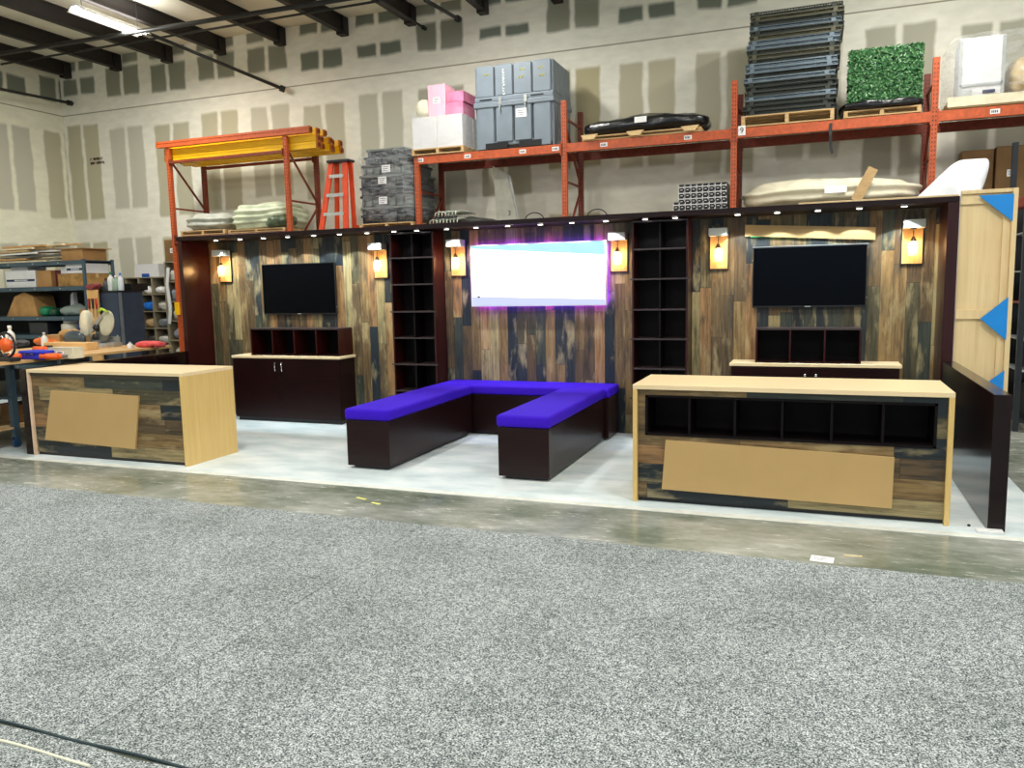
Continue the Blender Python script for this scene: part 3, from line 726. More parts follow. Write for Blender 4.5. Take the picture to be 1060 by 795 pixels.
for i in range(3):
    stored(YF - .0 + i * .2, 4.516, ORANGE if i == 0 else YELLOW, random.uniform(-.05, -.02) + (0 if i else -.02), ('orange rack beam laid on top of the yellow beams at the front edge', 'yellow rack beam on the very top of the pile, just behind the orange one', 'yellow rack beam on the very top of the pile, rearmost')[i])

# ---- pallets and loads
def pallet(x0, x1, y0, y1, z, label, h=.12):
    t = thing('wooden_pallet', label, 'pallet', ((x0 + x1) / 2, (y0 + y1) / 2, z))
    n = 5
    for i in range(n):
        y = y0 + (y1 - y0 - .1) * i / (n - 1); b = bm_(); box(b, x0, x1, y, y + .1, z + h - .018, z + h); obj('deck_board', b, PLW, t)
    for i in range(3):
        x = x0 + (x1 - x0 - .05) * i / 2; b = bm_(); box(b, x, x + .05, y0, y1, z + .018, z + h - .0185); obj('stringer', b, PLW, t)
    for y in (y0, (y0 + y1 - .1) / 2, y1 - .1):
        b = bm_(); box(b, x0, x1, y, y + .1, z, z + .0175); obj('bottom_board', b, PLW, t)
    return z + h
def paper_label(t, x, y, z, w=.14, h=.10, face='y'):
    b = bm_(); box(b, x - w / 2, x + w / 2, y - .003, y - .0005, z - h / 2, z + h / 2); p = obj('paper_label', b, PAPER, t)
    b = bm_()
    for k in range(3): box(b, x - w * .35, x + w * (.35 - .1 * k), y - .004, y - .0031, z + h * (.25 - k * .25) - .004, z + h * (.25 - k * .25) + .004)
    obj('print', b, INKK, p)
def carton(name, x0, x1, y0, y1, z0, z1, label, mat=CARD, cat='box', tape=True, lab=False, group=None, band=False):
    t = thing(name, label, cat, ((x0 + x1) / 2, (y0 + y1) / 2, z0), group)
    b = bm_(); box(b, x0, x1, y0, y1, z0, z1 - .006, .004); obj('carton_body', b, mat, t)
    ym = (y0 + y1) / 2
    for a, c in ((y0, ym - .002), (ym + .002, y1)):
        b = bm_(); box(b, x0, x1, a, c, z1 - .0055, z1); obj('top_flap', b, mat, t)
    if tape:
        b = bm_(); box(b, x0 - .001, x1 + .001, ym - .025, ym + .025, z1, z1 + .0015); box(b, x1 + .0002, x1 + .0015, ym - .025, ym + .025, z1 - .08, z1); obj('tape', b, M('tape', (196, 170, 120), .4), t)
    if lab: paper_label(t, (x0 + x1) / 2, y0, z0 + (z1 - z0) * .5, min(.12, (x1 - x0) * .4), min(.09, (z1 - z0) * .4))
    if band:
        zb = z0 + (z1 - z0) * .42; b = bm_(); box(b, x0 + .02, x1 - .02, y0 - .002, y0 - .0005, zb - .02, zb + .02); bb = obj('blue_band', b, INK, t)
        b = bm_(); x = x0 + (x1 - x0) * .3
        while x < x0 + (x1 - x0) * .72:
            box(b, x, x + .016, y0 - .003, y0 - .0021, zb - .012, zb + .012); x += .028
        obj('lettering', b, PAPER, bb)
    return t
def film(parent_name, x0, x1, y0, y1, z0, z1, label, amp=.02, alpha=.28, seed=1, col=(.85, .88, .9, 1), p=9):
    key = 'film%.2f%.2f%.2f' % (alpha, col[0], col[1])
    mt = MATS.get(key)
    if not mt:
        mt, N, L, q = newmat('stretch_film'); MATS[key] = mt
        q.inputs['Base Color'].default_value = col; q.inputs['Roughness'].default_value = .18; q.inputs['Specular IOR Level'].default_value = .7
        f = noise_tex(N, L, mapping(N, L, (3, 3, 9)), 2.5, 5, .7); r = ramp(N, [(.42, (alpha * .3,) * 3 + (1,)), (.62, (min(1, alpha * 2.2),) * 3 + (1,))])
        L.new(f, r.inputs[0]); L.new(r.outputs[0], q.inputs['Alpha'])
        bp = N.new('ShaderNodeBump'); bp.inputs['Strength'].default_value = .8; bp.inputs['Distance'].default_value = .03
        L.new(f, bp.inputs['Height']); L.new(bp.outputs[0], q.inputs['Normal'])
    b = bm_(); lump(b, x0, x1, y0, y1, z0, z1, amp, 4, seed, p, 12)
    return tag(obj(parent_name, b, mt, None, True), label, 'plastic wrap')
Y0 = YF + .02
ZD = ZB + .011
# (a) pallet of white and pink boxes
zt = pallet(-5.80, -4.86, Y0 - .06, YB - .05, ZD, 'wooden pallet under the white and pink boxes on the long rack', .10)
z = zt + .001; xa, xb = -5.78, -4.88
wl = [('white box at the left of the shrink-wrapped pallet load', -5.78, -5.335, Y0 - .05, 3.1, z, z + .50, WHITE), ('white box at the right of the shrink-wrapped pallet load', -5.33, -4.88, Y0 - .05, 3.1, z, z + .50, WHITE),
      ('white box at the rear left of the shrink-wrapped pallet load', -5.78, -5.335, 3.105, YB - .08, z, z + .50, WHITE), ('white box at the rear right of the shrink-wrapped pallet load', -5.33, -4.88, 3.105, YB - .08, z, z + .50, WHITE)]
PINK = M('pink_plastic', (236, 134, 170), .4, var=.25, scale=9); PINKL = M('pale_pink', (246, 190, 208), .45, var=.1)
for l, *a in wl: carton('white_box', *a[:6], l, a[6], tape=False)
z2 = z + .502
carton('pink_box', -5.18, -4.88, Y0, 3.2, z2, z2 + .20, 'lower pink box on the wrapped pallet load', PINK, tape=False)
carton('pink_box', -5.16, -4.87, Y0, 3.25, z2 + .202, z2 + .36, 'middle pink box on the wrapped pallet load', PINK, tape=False)
carton('pink_box', -5.50, -5.19, Y0, 3.1, z2, z2 + .50, 'tall pale pink box on top left of the wrapped pallet load', PINKL, tape=False, lab=True)
b = bm_(); lump(b, -5.76, -5.49, Y0, 3.1, z2, z2 + .32, .03, 5, 3, 3, 8, .5); tag(obj('tissue_bundle', b, M('pale_tissue', (226, 222, 196), .7), None, True), 'pale crumpled bundle at the left on top of the white boxes', 'bundle')
film('plastic_wrap', -5.82, -4.80, Y0 - .08, YB, zt, z2 + .12, 'clear plastic film wrapped around the white and pink boxes', .02, .06, 2)
# (b) grey moulded crates
def grey_crate(x0, x1, y0, y1, z0, z1, label, marks=True):
    t = thing('plastic_crate', label, 'crate', ((x0 + x1) / 2, (y0 + y1) / 2, z0)); zm = z0 + (z1 - z0) * .56
    b = bm_(); box(b, x0 + .03, x1 - .03, y0 + .03, y1 - .03, z0 + .05, zm - .06, .015, 2)
    nf = 4; W = x1 - x0
    for i in range(nf):
        a = x0 + .03 + (W - .06) * i / nf
        box(b, a + .02, a + (W - .06) / nf - .02, y0 + .005, y0 + .04, z0 + (.10 if i in (1, 2) else .0), zm - .06, .008)
        a = y0 + .03 + (y1 - y0 - .06) * i / nf; box(b, x1 - .04, x1 - .005, a + .02, a + (y1 - y0 - .06) / nf - .02, z0, zm - .06, .008)
        box(b, x0 + .005, x0 + .04, a + .02, a + (y1 - y0 - .06) / nf - .02, z0, zm - .06, .008)
    obj('tub', b, GCRATE, t)
    b = bm_()
    for i in range(1, nf):
        a = x0 + .03 + (W - .06) * i / nf; box(b, a - .010, a + .010, y0 + .022, y0 + .034, z0 + .12, zm - .075); box(b, a - .012, a + .008, y0 + .02, y0 + .036, zm + .1, z1 - .03)
        a = y0 + .03 + (y1 - y0 - .06) * i / nf; box(b, x1 - .035, x1 - .022, a - .015, a + .015, z0 + .02, z1 - .03)
    obj('shade_strip', b, GROOVE_SHADE, t)  # dark strips put in for the shade between the ribs
    b = bm_()
    for a in (x0 + .12 * W, x0 + .55 * W): box(b, a + .02, a + .3 * W, y0 + .002, y0 + .06, z0 + .001, z0 + .09)
    obj('fork_slot', b, BLACK, t)
    b = bm_(); box(b, x0 - .01, x1 + .01, y0 - .012, y1 + .01, zm - .075, zm + .01, .012, 2); box(b, x0 + .005, x1 - .005, y0 + .004, y1 - .0, zm + .012, zm + .09, .012, 2); obj('rim', b, GCRATE, t)
    b = bm_(); box(b, x0 + .03, x1 - .03, y0 + .03, y1 - .03, zm + .09, z1 - .01, .015, 2)
    for i in range(nf):
        a = x0 + .03 + (W - .06) * i / nf
        box(b, a + .012, a + (W - .06) / nf - .012, y0 + .008, y0 + .04, zm + .09, z1, .01)
        a = y0 + .03 + (y1 - y0 - .06) * i / nf; box(b, x1 - .04, x1 - .008, a + .012, a + (y1 - y0 - .06) / nf - .012, zm + .09, z1, .01)
        box(b, x0 + .008, x0 + .04, a + .012, a + (y1 - y0 - .06) / nf - .012, zm + .09, z1, .01)
    lid = obj('lid', b, GCRATE, t)
    if marks:
        for fx in (.34, .66):
            b = bm_(); x = x0 + W * fx; box(b, x - .025, x + .025, y0 - .03, y0 - .012, zm - .05, zm + .06, .004); tube(b, (x, y0 - .035, zm - .06), (x, y0 - .035, zm - .13), .012, seg=8); obj('latch', b, ALU, t)
        for fx in (.07, .72):
            b = bm_(); box(b, x0 + W * fx, x0 + W * (fx + .16), y0 - .001, y0 + .003, zm + .035, zm + .055); obj('slot', b, BLACK, t)
        paper_label(t, x0 + W * .60, y0 + .004, zm - .20, .18, .13)
        sc = bm_()                                   # illegible hand lettering running down the lid
        rn = random.Random(5)
        xx = x0 + W * .38
        for k in range(9):
            zz = z1 - .07 - k * .045; path(sc, [(xx - .02, y0 + .004, zz), (xx + rn.uniform(-.005, .03), y0 + .004, zz - .012), (xx - .015, y0 + .004, zz - .026), (xx + .02, y0 + .004, zz - .03)], .004, 4)
        obj('white_scrawl', sc, PAPER, lid)
        sc = bm_()
        for fx, fz in ((.16, .82), (.62, .86), (.60, .62), (.86, .60), (.85, .85)):
            xx = x0 + W * fx; zz = zm + .09 + (z1 - zm - .09) * fz - .05
            path(sc, [(xx - .05, y0 + .004, zz - .01), (xx - .02, y0 + .004, zz + .02), (xx, y0 + .004, zz - .015), (xx + .03, y0 + .004, zz + .02), (xx + .05, y0 + .004, zz)], .005, 4)
        obj('yellow_scrawl', sc, M('yellow_mark', (206, 200, 70), .6), lid)
    return t
grey_crate(-4.66, -3.34, Y0 - .05, 3.62, ZD, 5.24, 'large grey ribbed plastic transport crate with hand-written marks on the long rack')
b = bm_()
# (c) black-wrapped pallet load
zt = pallet(-2.90, -1.12, Y0 - .02, YB - .05, ZD, 'low wooden pallet under the flat black-wrapped load', .07)
BLKW = M('black_film', (14, 16, 20), .22, var=.3, scale=12, bump=.9, spec=.6)
b = bm_(); lump(b, -2.94, -1.04, Y0 - .04, YB - .02, zt, zt + .30, .05, 2.6, 8, 3.4, 16, .75); t = obj('wrapped_load', b, BLKW, None, True)
tag(t, 'flat load wrapped in shiny black plastic on the long rack', 'wrapped load')
p = at(663, 124, Y=Y0 - .09)
b = bm_(); box(b, p.x - .09, p.x + .09, p.y - .004, p.y + .004, p.z - .04, p.z + .05, 0, 1, Rx(-.25)); tag(obj('paper_label', b, PAPER), 'white paper label on the black-wrapped load', 'label')
for i, (xx, l) in enumerate(((-2.78, 'left'), (-2.08, 'middle'), (-1.28, 'right'))):
    b = bm_(); prism(b, [(xx - .12, zt + .005), (xx + .14, zt + .012), (xx + .08, zt - .06), (xx - .07, zt - .06)], Y0 - .10, Y0 - .06); tag(obj('pallet_corner', b, M('pale_pine', (226, 194, 140), .7)), 'pale pallet board end poking from under the black load, %s one' % l, 'board end')
# (d) stack of folded wire frames
zt = pallet(-.56, .66, Y0 - .04, YB - .02, ZD, 'wooden pallet under the tall stack of metal frames', .15)
FR = [M('frame_dark', (52, 56, 50), .45, .3), M('frame_steel', (118, 132, 142), .35, .6), M('frame_olive', (84, 82, 62), .5, .2)]
cols = [0, 0, 0, 1, 0, 0, 0, 1, 0, 1, 1, 0, 2, 0, 1, 1, 2, 0, 1, 0, 2, 0]
def frame_mesh(seed):
    rn = random.Random(seed); b = bm_(); X0, X1, Y_0, Y_1 = -.59, .59, 0, .84
    h = .058
    for zz in (.006, h): 
        for a, c in (((X0, Y_0), (X1, Y_0)), ((X1, Y_0), (X1, Y_1)), ((X1, Y_1), (X0, Y_1)), ((X0, Y_1), (X0, Y_0))): bar(b, (a[0], a[1], zz), (c[0], c[1], zz), .018, .014)
    n = rn.choice((26, 34, 44))
    for i in range(n + 1):
        x = X0 + (X1 - X0) * i / n; tube(b, (x, Y_0, .006), (x + rn.uniform(-.01, .01), Y_0, h), .005, seg=4)
        if i % 2 == 0: tube(b, (x, Y_0, h), (x, Y_1, h), .004, seg=4)
    for i in range(14):
        y = Y_0 + (Y_1 - Y_0) * i / 13; tube(b, (X1, y, .006), (X1, y, h), .005, seg=4); tube(b, (X0, y, .006), (X0, y, h), .005, seg=4)
    box(b, X0 + .012, X1 - .012, Y_0 + .03, Y_1 - .02, .012, h - .008)
    for s in (X0 + .08, X1 - .10): box(b, s - .03, s + .03, Y_0 - .012, Y_0 - .004, .0, h + .01)
    return b
protos = []
for k in range(3):
    bmf = frame_mesh(k); me = bpy.data.meshes.new('wire_crate'); bmf.to_mesh(me); bmf.free(); me.materials.append(FR[k]); protos.append(me)
z = zt + .004; rn = random.Random(2); NS = len(cols)
for i, c in enumerate(cols):
    me = protos[c].copy() if False else protos[c]
    o = link('wire_frame', me); o.location = (.07 + rn.uniform(-.025, .025) + (.03 if i > 14 else 0) + i * .002, Y0 - .02 + rn.uniform(-.015, .015), z); o.rotation_euler.z = rn.uniform(-.012, .012)
    tag(o, 'folded dark metal wire frame in the tall stack on a pallet on the long rack', 'metal frame', 'folded metal frames stacked on a pallet'); z += .0625
# (e) hedge panel
zt = pallet(.78, 1.72, Y0 - .04, YB - .05, ZD, 'wooden pallet under the artificial hedge', .09)
b = bm_(); lump(b, .74, 1.76, Y0 - .09, YB - .02, zt + .001, zt + .13, .03, 4, 12, 5, 12, .3); tag(obj('black_tarp', b, BLKW, None, True), 'shiny black plastic folded under the artificial hedge', 'tarp')
hz0, hz1 = zt + .10, 4.86
hd = thing('hedge_panel', 'block of bright green artificial boxwood hedge on the long rack', 'artificial hedge', (1.27, 3.05, hz0))
b = bm_(); box(b, .86, 1.70, Y0 + .08, YB - .12, hz0, hz1 - .04, .03, 2); obj('hedge_core', b, M('dark_leaf_core', (14, 34, 16), .9), hd)
def leafmat():
    mt, N, L, q = newmat('boxwood_leaf'); v = mapping(N, L, (1, 1, 1)); f = noise_tex(N, L, v, 40, 2)
    r = ramp(N, [(.3, lin((20, 60, 30))), (.5, lin((50, 108, 58))), (.7, lin((118, 164, 104)))]); L.new(f, r.inputs[0]); L.new(r.outputs[0], q.inputs['Base Color']); q.inputs['Roughness'].default_value = .4; return mt
b = bm_(); rn = random.Random(4)
def leaf(b, c, n):
    s = .030 * rn.uniform(.7, 1.3); n = (n + Vector((rn.uniform(-1, 1), rn.uniform(-1, 1), rn.uniform(-1, 1))) * .7).normalized()
    a = n.orthogonal().normalized(); a = Matrix.Rotation(rn.uniform(0, 6.3), 3, n) @ a; c2 = n.cross(a)
    vs = [b.verts.new(c + a * s), b.verts.new(c + c2 * s * .5 + n * .004), b.verts.new(c - a * s), b.verts.new(c - c2 * s * .5 + n * .004)]
    b.faces.new(vs)
for i in range(2600): leaf(b, Vector((rn.uniform(.83, 1.73), Y0 + .075 - rn.uniform(0, .03), rn.uniform(hz0, hz1))), Vector((0, -1, 0)))
for i in range(900): leaf(b, Vector((rn.uniform(.83, 1.73), rn.uniform(Y0 + .06, YB - .12), hz1 - .03 + rn.uniform(-.01, .03))), Vector((0, 0, 1)))
for i in range(700): leaf(b, Vector((rn.choice((.84, 1.72)), rn.uniform(Y0 + .06, YB - .12), rn.uniform(hz0, hz1))), Vector((1, 0, 0)))
obj('boxwood_leaves', b, leafmat(), hd)
b = bm_(); pts = [Vector((.62, YF - .03, ZB - .04)), Vector((.62, YF - .045, ZB - .2)), Vector((.625, YF - .04, ZB - .36)), Vector((.65, YF - .04, ZB - .45))]
for a, c in zip(pts, pts[1:]): bar(b, a, c, .035, .006)
tag(obj('strap', b, BLACK), 'black strap hanging from the long rack beam below the metal frames', 'strap')
# (f) plastic wrapped white panels
zt = pallet(2.04, 3.3, Y0 - .04, YB - .05, ZD, 'pale wooden pallet at the right end of the long rack', .12)
wp = thing('panel_stack', 'tall white panels on edge at the right end of the long rack', 'panels', (2.5, 3.1, zt))
for i in range(5):
    b = bm_(); y = Y0 + .02 + i * .07; box(b, 2.14, 2.66 - .01 * i, y, y + .05, zt + .001, 4.84 - i * .015, .004); obj('panel', b, WHITE if i % 2 == 0 else M('light_grey_panel', (196, 200, 204), .5), wp)
b = bm_()
for x in (2.16, 2.64): box(b, x - .02, x + .02, Y0 + .005, Y0 + .019, zt + .002, 4.83)
box(b, 2.16, 2.64, Y0 + .005, Y0 + .019, zt + .15, zt + .18); box(b, 2.18, 2.3, Y0 + .0, Y0 + .0045, zt + .03, zt + .11); obj('edge_strip', b, ALU, wp)
b = bm_(); box(b, 2.42, 2.56, Y0 - .0, Y0 + .0045, zt + .05, zt + .09); obj('blue_label', b, INK, wp)
b = bm_(); lump(b, 2.72, 3.35, Y0 + .05, YB - .1, zt, zt + .52, .07, 3, 21, 3, 14, .5); tag(obj('wrapped_bundle', b, M('kraft_bundle', (198, 178, 138), .35, bump=.8, scale=6), None, True), 'tan bundle in crinkled plastic at the far right of the long rack', 'bundle')
b = bm_(); box(b, 2.02, 3.32, Y0 - .055, Y0 - .0405, zt - .10, zt + .02); tag(obj('foam_board', b, M('cream_foam', (226, 216, 186), .6)), 'long cream board laid against the pallet at the right end of the rack', 'board')
film('plastic_wrap', 2.02, 3.4, Y0 - .08, YB, zt - .02, 4.90, 'clear crinkled plastic film around the white panels at the right end of the rack', .03, .10, 5)

# ---- second level (just above the header line)
ZS = 2.812
# left rack: two wrapped bundles
zt = pallet(-10.80, -9.75, Y0 - .02, YB - .06, 2.872, 'wooden pallet under the grey wrapped sheets on the left rack', .09)
b = bm_(); lump(b, -10.76, -9.74, Y0 - .02, YB - .05, zt, zt + .34, .04, 2.4, 31, 4, 14, .6, 60); tag(obj('wrapped_sheets', b, M('grey_white_sheeting', (176, 178, 166), .5, bump=.6, scale=5, var=.25), None, True), 'low grey and white bundle of wrapped sheets at the left of the left rack', 'wrapped sheets')
zt = pallet(-9.68, -8.42, Y0 - .02, YB - .06, 2.872, 'wooden pallet under the tall pale green bundle on the left rack', .06)
b = bm_(); lump(b, -9.66, -8.40, Y0 - .04, YB - .05, zt, zt + .50, .05, 2.2, 35, 4, 16, .5, 70); tag(obj('wrapped_sheets', b, M('pale_green_sheeting', (206, 214, 184), .5, bump=.6, scale=5, var=.2), None, True), 'tall pale green and white bundle of folded sheeting on the left rack', 'wrapped sheets')
b = bm_(); lump(b, -8.86, -8.38, Y0 - .07, Y0 + .4, zt, zt + .24, .05, 5, 38, 3, 10, .4); tag(obj('crumpled_plastic', b, M('green_black_plastic', (84, 98, 74), .3, var=.6, scale=16, bump=1), None, True), 'crumpled dark green plastic at the right side of the pale green bundle', 'plastic')
# ladder
ld = thing('step_ladder', 'tall orange fibreglass step ladder behind the booth between the two racks', 'ladder', (-6.9, 2.3, 0))
zt_ = 3.88; yl_ = 2.15
def lrx(z, side): # front rails spread towards the floor
    f = (zt_ - z) / zt_; return (-7.02 - .87 * f * .85 if side < 0 else -6.76 + .1 * f * .2)
for s in (-1, 1):
    b = bm_(); bar(b, (lrx(0, s), yl_ - .25, 0), (lrx(zt_, s), yl_, zt_), .09, .04); obj('front_rail', b, LADD, ld)
    b = bm_(); bar(b, (lrx(0, s) - (.0 if s < 0 else .45), yl_ + 1.0, 0), (lrx(zt_, s) + .05, yl_ + .08, zt_), .07, .04); obj('rear_rail', b, LADD, ld)
for k in range(12):
    z = .3 + k * .305; y = yl_ - .25 * (1 - z / zt_)
    if z < zt_ - .1:
        b = bm_(); box(b, lrx(z, -1) + .02, lrx(z, 1) - .02, y - .04, y + .05, z, z + .022); box(b, lrx(z, -1) + .02, lrx(z, 1) - .02, y - .04, y - .034, z - .03, z); obj('step', b, ALU, ld)
b = bm_(); box(b, -7.08, -6.66, yl_ - .06, yl_ + .14, zt_ - .01, zt_ + .03, .006); obj('ladder_cap', b, DKGR, ld)
# dark shrink-wrapped bins between ladder and rack
px0, px1 = -6.86, -5.84
zt = 2.86
sup = thing('pallet_rack', 'low orange rack section hidden behind the header that carries the wrapped dark bins', 'pallet rack', (-6.35, 3.1, 0))
for x in (-6.96,): upright(sup, x, YF, YB, 2.9)
for y in (YF, YB): beam(sup, -6.96, UX[0], y, 2.80, mat=DORANGE)
deck(sup, -6.96, UX[0], YF + .02, YB + .02, 2.806)
zt = pallet(px0, px1, Y0 - .02, YB - .02, ZS, 'pale pallet under the shrink-wrapped dark bins', .10)
BIN = [M('bin_dark', (22, 28, 32), .35), M('bin_slate', (48, 58, 64), .35), M('bin_grey', (104, 112, 108), .4)]
z = zt + .002; hts = [.15, .13, .19, .14, .2, .17, .13, .12]
pos = ['bottom', 'second', 'third', 'fourth', 'fifth', 'sixth', 'seventh', 'topmost']
for i, h in enumerate(hts):
    ins = .0 if i < 5 else .05 * (i - 4)
    t = thing('folding_bin', 'dark folded plastic bin in the shrink-wrapped stack, %s from below' % pos[i] if i < 7 else 'dark folded plastic bin at the very top of the shrink-wrapped stack', 'bin', (-6.35, 3.1, z), 'shrink-wrapped dark bins')
    mm = BIN[(i * 2 + 1) % 3 if i % 3 else 0]
    b = bm_(); box(b, px0 + ins + .02, px1 - ins, Y0 + .03, YB - .06, z, z + h - .03, .012, 2); obj('bin_body', b, mm, t)
    b = bm_(); box(b, px0 + ins, px1 - ins + .02, Y0 + .005, YB - .03, z + h - .045, z + h - .004, .008); obj('bin_rim', b, BIN[(i + 1) % 3], t)
    b = bm_()
    for k in range(6): xx = px0 + ins + .08 + k * (px1 - px0 - 2 * ins - .12) / 6; box(b, xx, xx + .018, Y0 + .012, Y0 + .03, z + .005, z + h - .05)
    obj('ribs', b, BIN[1], t)
    if i in (2, 4, 5): paper_label(t, px0 + .45 + (i % 2) * .08, Y0 + .004, z + h * .5, .16, .12)
    z += h
film('plastic_wrap', px0 - .02, px1 + .05, Y0 - .03, YB, zt + .001, z + .02, 'clear film wrapped around the stack of dark bins', .05, .13, 9)
# stack of chrome chair-like frames
def loop_frame(x, z, label):
    t = thing('metal_bracket', label, 'metal frame', (x, Y0, z), 'nested silver brackets on the long rack')
    b = bm_(); path(b, [(x, Y0 - .04, z + .012), (x + .01, Y0 - .04, z + .09), (x + .09, Y0 - .02, z + .11), (x + .12, Y0 + .5, z + .10)], .011, 8); obj('tube_loop', b, M('pale_metal', (176, 182, 168), .35, .5), t, True)
    b = bm_(); box(b, x - .02, x + .03, Y0 - .05, Y0 - .03, z, z + .03); obj('foot', b, DKGR, t)
    return t
base = loop_frame(-5.52, ZS, 'silver nested metal bracket lying on the long rack behind the header')
for r in range(2):
    for k in range(9 if r == 0 else 7):
        if r == 0 and k == 0: continue
        dup(base, (k * .062 + r * .1, 0, r * .118 * 1.0))
b = bm_(); lump(b, -5.32, -4.55, Y0 + .05, YB - .1, ZS, ZS + .15, .03, 5, 44, 3, 10, .8); tag(obj('metal_pile', b, M('dark_pile', (58, 60, 56), .5, var=.5, scale=20, bump=.8), None, True), 'low dark pile beside the nested silver brackets', 'pile')
# leaning white board with a 3
lb = thing('leaning_board', 'pale leaning board marked with a 3 behind the booth header', 'board', (-4.2, 3.4, ZS))
p0 = at(516, 230, Y=3.45); p1 = at(538, 230, Y=3.45); p2 = at(529, 181, Y=3.62); p3 = at(515, 175, Y=3.62)
b = bm_(); 
for s, yo in ((0, 0), (.02, .0)): pass
vs = [(p0.x, ZS), (p1.x, ZS), (p2.x, p2.z), (p3.x, p3.z + .02)]
prism(b, vs, 3.40, 3.425); obj('board_face', b, M('pale_board', (214, 214, 198), .6), lb)
text('numeral', '3', ((p0.x + p1.x) / 2 + .03, 3.396, at(525, 221, Y=3.4).z), .12, INKK, lb)
b = bm_(); prism(b, [(p1.x - .05, ZS), (p1.x + .02, ZS), (p2.x + .06, p2.z - .05), (p2.x + .0, p2.z)], 3.43, 3.45); obj('board_edge', b, WHITE, lb)
# cables looped behind the header
for k, (u0, lab) in enumerate(((553, 'left'), (618, 'right'))):
    c0 = at(u0, 222, Y=YF + .1); b = bm_(); pts = [Vector((c0.x + .16 * math.cos(a), YF + .1, ZS + .02 + .12 * max(0, math.sin(a)))) for a in [math.pi * i / 12 for i in range(13)]]
    path(b, pts, .008); tag(obj('cable_loop', b, BLACK, None, True), 'small black cable loop behind the header over the light box, %s one' % lab, 'cable')
# black lattice trays
def tray(x, z, label, n=9):
    t = thing('lattice_tray', label, 'tray', (x, Y0, z), 'black lattice trays in rows')
    b = bm_(); box(b, x, x + .085, Y0 - .02, Y0 + .45, z, z + .082, .004); obj('tray_body', b, BLACK, t)
    b = bm_(); y = Y0 - .0235
    bar(b, (x + .006, y, z + .004), (x + .006, y, z + .078), .006, .006); bar(b, (x + .006, y, z + .040), (x + .08, y, z + .040), .006, .010)
    bar(b, (x + .078, y, z + .02), (x + .078, y, z + .06), .006, .006); bar(b, (x + .03, y, z + .004), (x + .06, y, z + .004), .006, .008)
    obj('white_edging', b, PAPER, t)
    return t
tx = at(697, 214, Y=Y0).x; tr0 = tray(tx, ZS, 'small black lattice block with white edging in the dense stack left of the third post')
for r in range(5):
    for k in range((9 if r < 2 else 8) ):
        if r == 0 and k == 0: continue
        if r >= 2 and k == 0: pass
        dup(tr0, ((k + (0 if r < 2 else .9)) * .0865, 0, r * .0835))
# white mound + board + sheet
b = bm_(); lump(b, -.56, 1.80, Y0 - .04, YB - .0, ZS, ZS + .40, .05, 2, 51, 2.5, 18, .3, 50); tag(obj('wrapped_mattress', b, M('cream_sheeting', (228, 222, 196), .5, bump=.5, scale=5), None, True), 'long low mound of cream wrapped sheeting behind the header over the right television', 'wrapped sheets')
p = at(865, 196, Y=Y0 - .09); b = bm_(); box(b, p.x - .14, p.x + .14, p.y - .003, p.y + .003, p.z - .055, p.z + .055, rot=Rx(-.5)); tag(obj('paper_label', b, PAPER), 'white printed label on the cream wrapped mound', 'label')
p = at(886, 200, Y=Y0 - .12); q = at(904, 174, Y=Y0 - .08)
b = bm_(); bar(b, p - Vector((0, 0, .1)), q, .02, .13); tag(obj('wood_offcut', b, PLW), 'pale wooden offcut leaning on the cream wrapped mound', 'board')
b = bm_(); x0_, x1_ = 1.72, 2.75
pr_ = [(1.72, ZS), (1.80, 2.96), (1.95, 3.10), (2.08, 3.22), (2.16, 3.31), (2.26, 3.345), (2.50, 3.35), (2.555, 3.31), (2.56, 3.08), (2.50, 2.96), (2.42, ZS)]
lump(b, -1, 1, -1, 1, -1, 1, 0, 1, 0, 9, 24)
for v in b.verts:
    h = (v.co.z + 1) / 2; f = max(0, (h - .7) / .3); xl = 1.52 + .56 * f ** .9; xr = 2.36 + .12 * f
    x = xl + (v.co.x + 1) / 2 * (xr - xl); y = 2.12 + .1 * f + (v.co.y + 1) / 2 * (.48 - .2 * f); z = h / .7 * 2.70 if h < .7 else 2.70 + f * .56
    q_ = Vector((x, y, z)); d = noise.noise(q_ * 3 + Vector((9, 0, 0))) * .05 + noise.noise(q_ * 8) * .015
    v.co = (x + d * .6, y + d * .6, max(.0, z + (d * .5 if f < .9 else d * .2)))
tag(obj('white_dust_sheet', b, M('white_plastic_sheet', (236, 238, 244), .45, bump=.4, scale=4), None, True), 'white plastic dust sheet draped over something tall behind the right end of the booth', 'dust sheet')
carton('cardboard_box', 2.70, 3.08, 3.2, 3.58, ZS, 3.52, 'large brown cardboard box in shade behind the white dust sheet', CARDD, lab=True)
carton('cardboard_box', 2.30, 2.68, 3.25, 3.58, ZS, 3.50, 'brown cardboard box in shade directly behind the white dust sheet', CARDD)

# ================================================================== right background shelving
rs = thing('storage_shelving', 'dark shelving with orange beam glimpsed right of the maple panel', 'shelving', (4.2, 1.6, 0))
SX0, SX1, SY0, SY1 = 2.70, 5.2, 1.3, 2.1
for x in (SX0, SX1):
    for y in (SY0, SY1): b = bm_(); box(b, x - .03, x + .03, y - .03, y + .03, 0, 3.4 if x == SX0 else 3.0); obj('post', b, DKGR, rs)
for z, mm in ((.12, DKGR), (.72, ALU), (1.08, ALU), (1.50, DORANGE), (1.86, ALU), (2.3, ALU)):
    b = bm_(); box(b, SX0, SX1, SY0 - .02, SY0 + .02, z - (.08 if mm is DORANGE else .025), z); box(b, SX0, SX1, SY0 + .02, SY1, z - .02, z - .002); obj('shelf', b, mm, rs)
b = bm_(); box(b, SX0, SX1, SY1 - .02, SY1 - .005, .1, 2.6); obj('back_sheet', b, BLACK, rs)
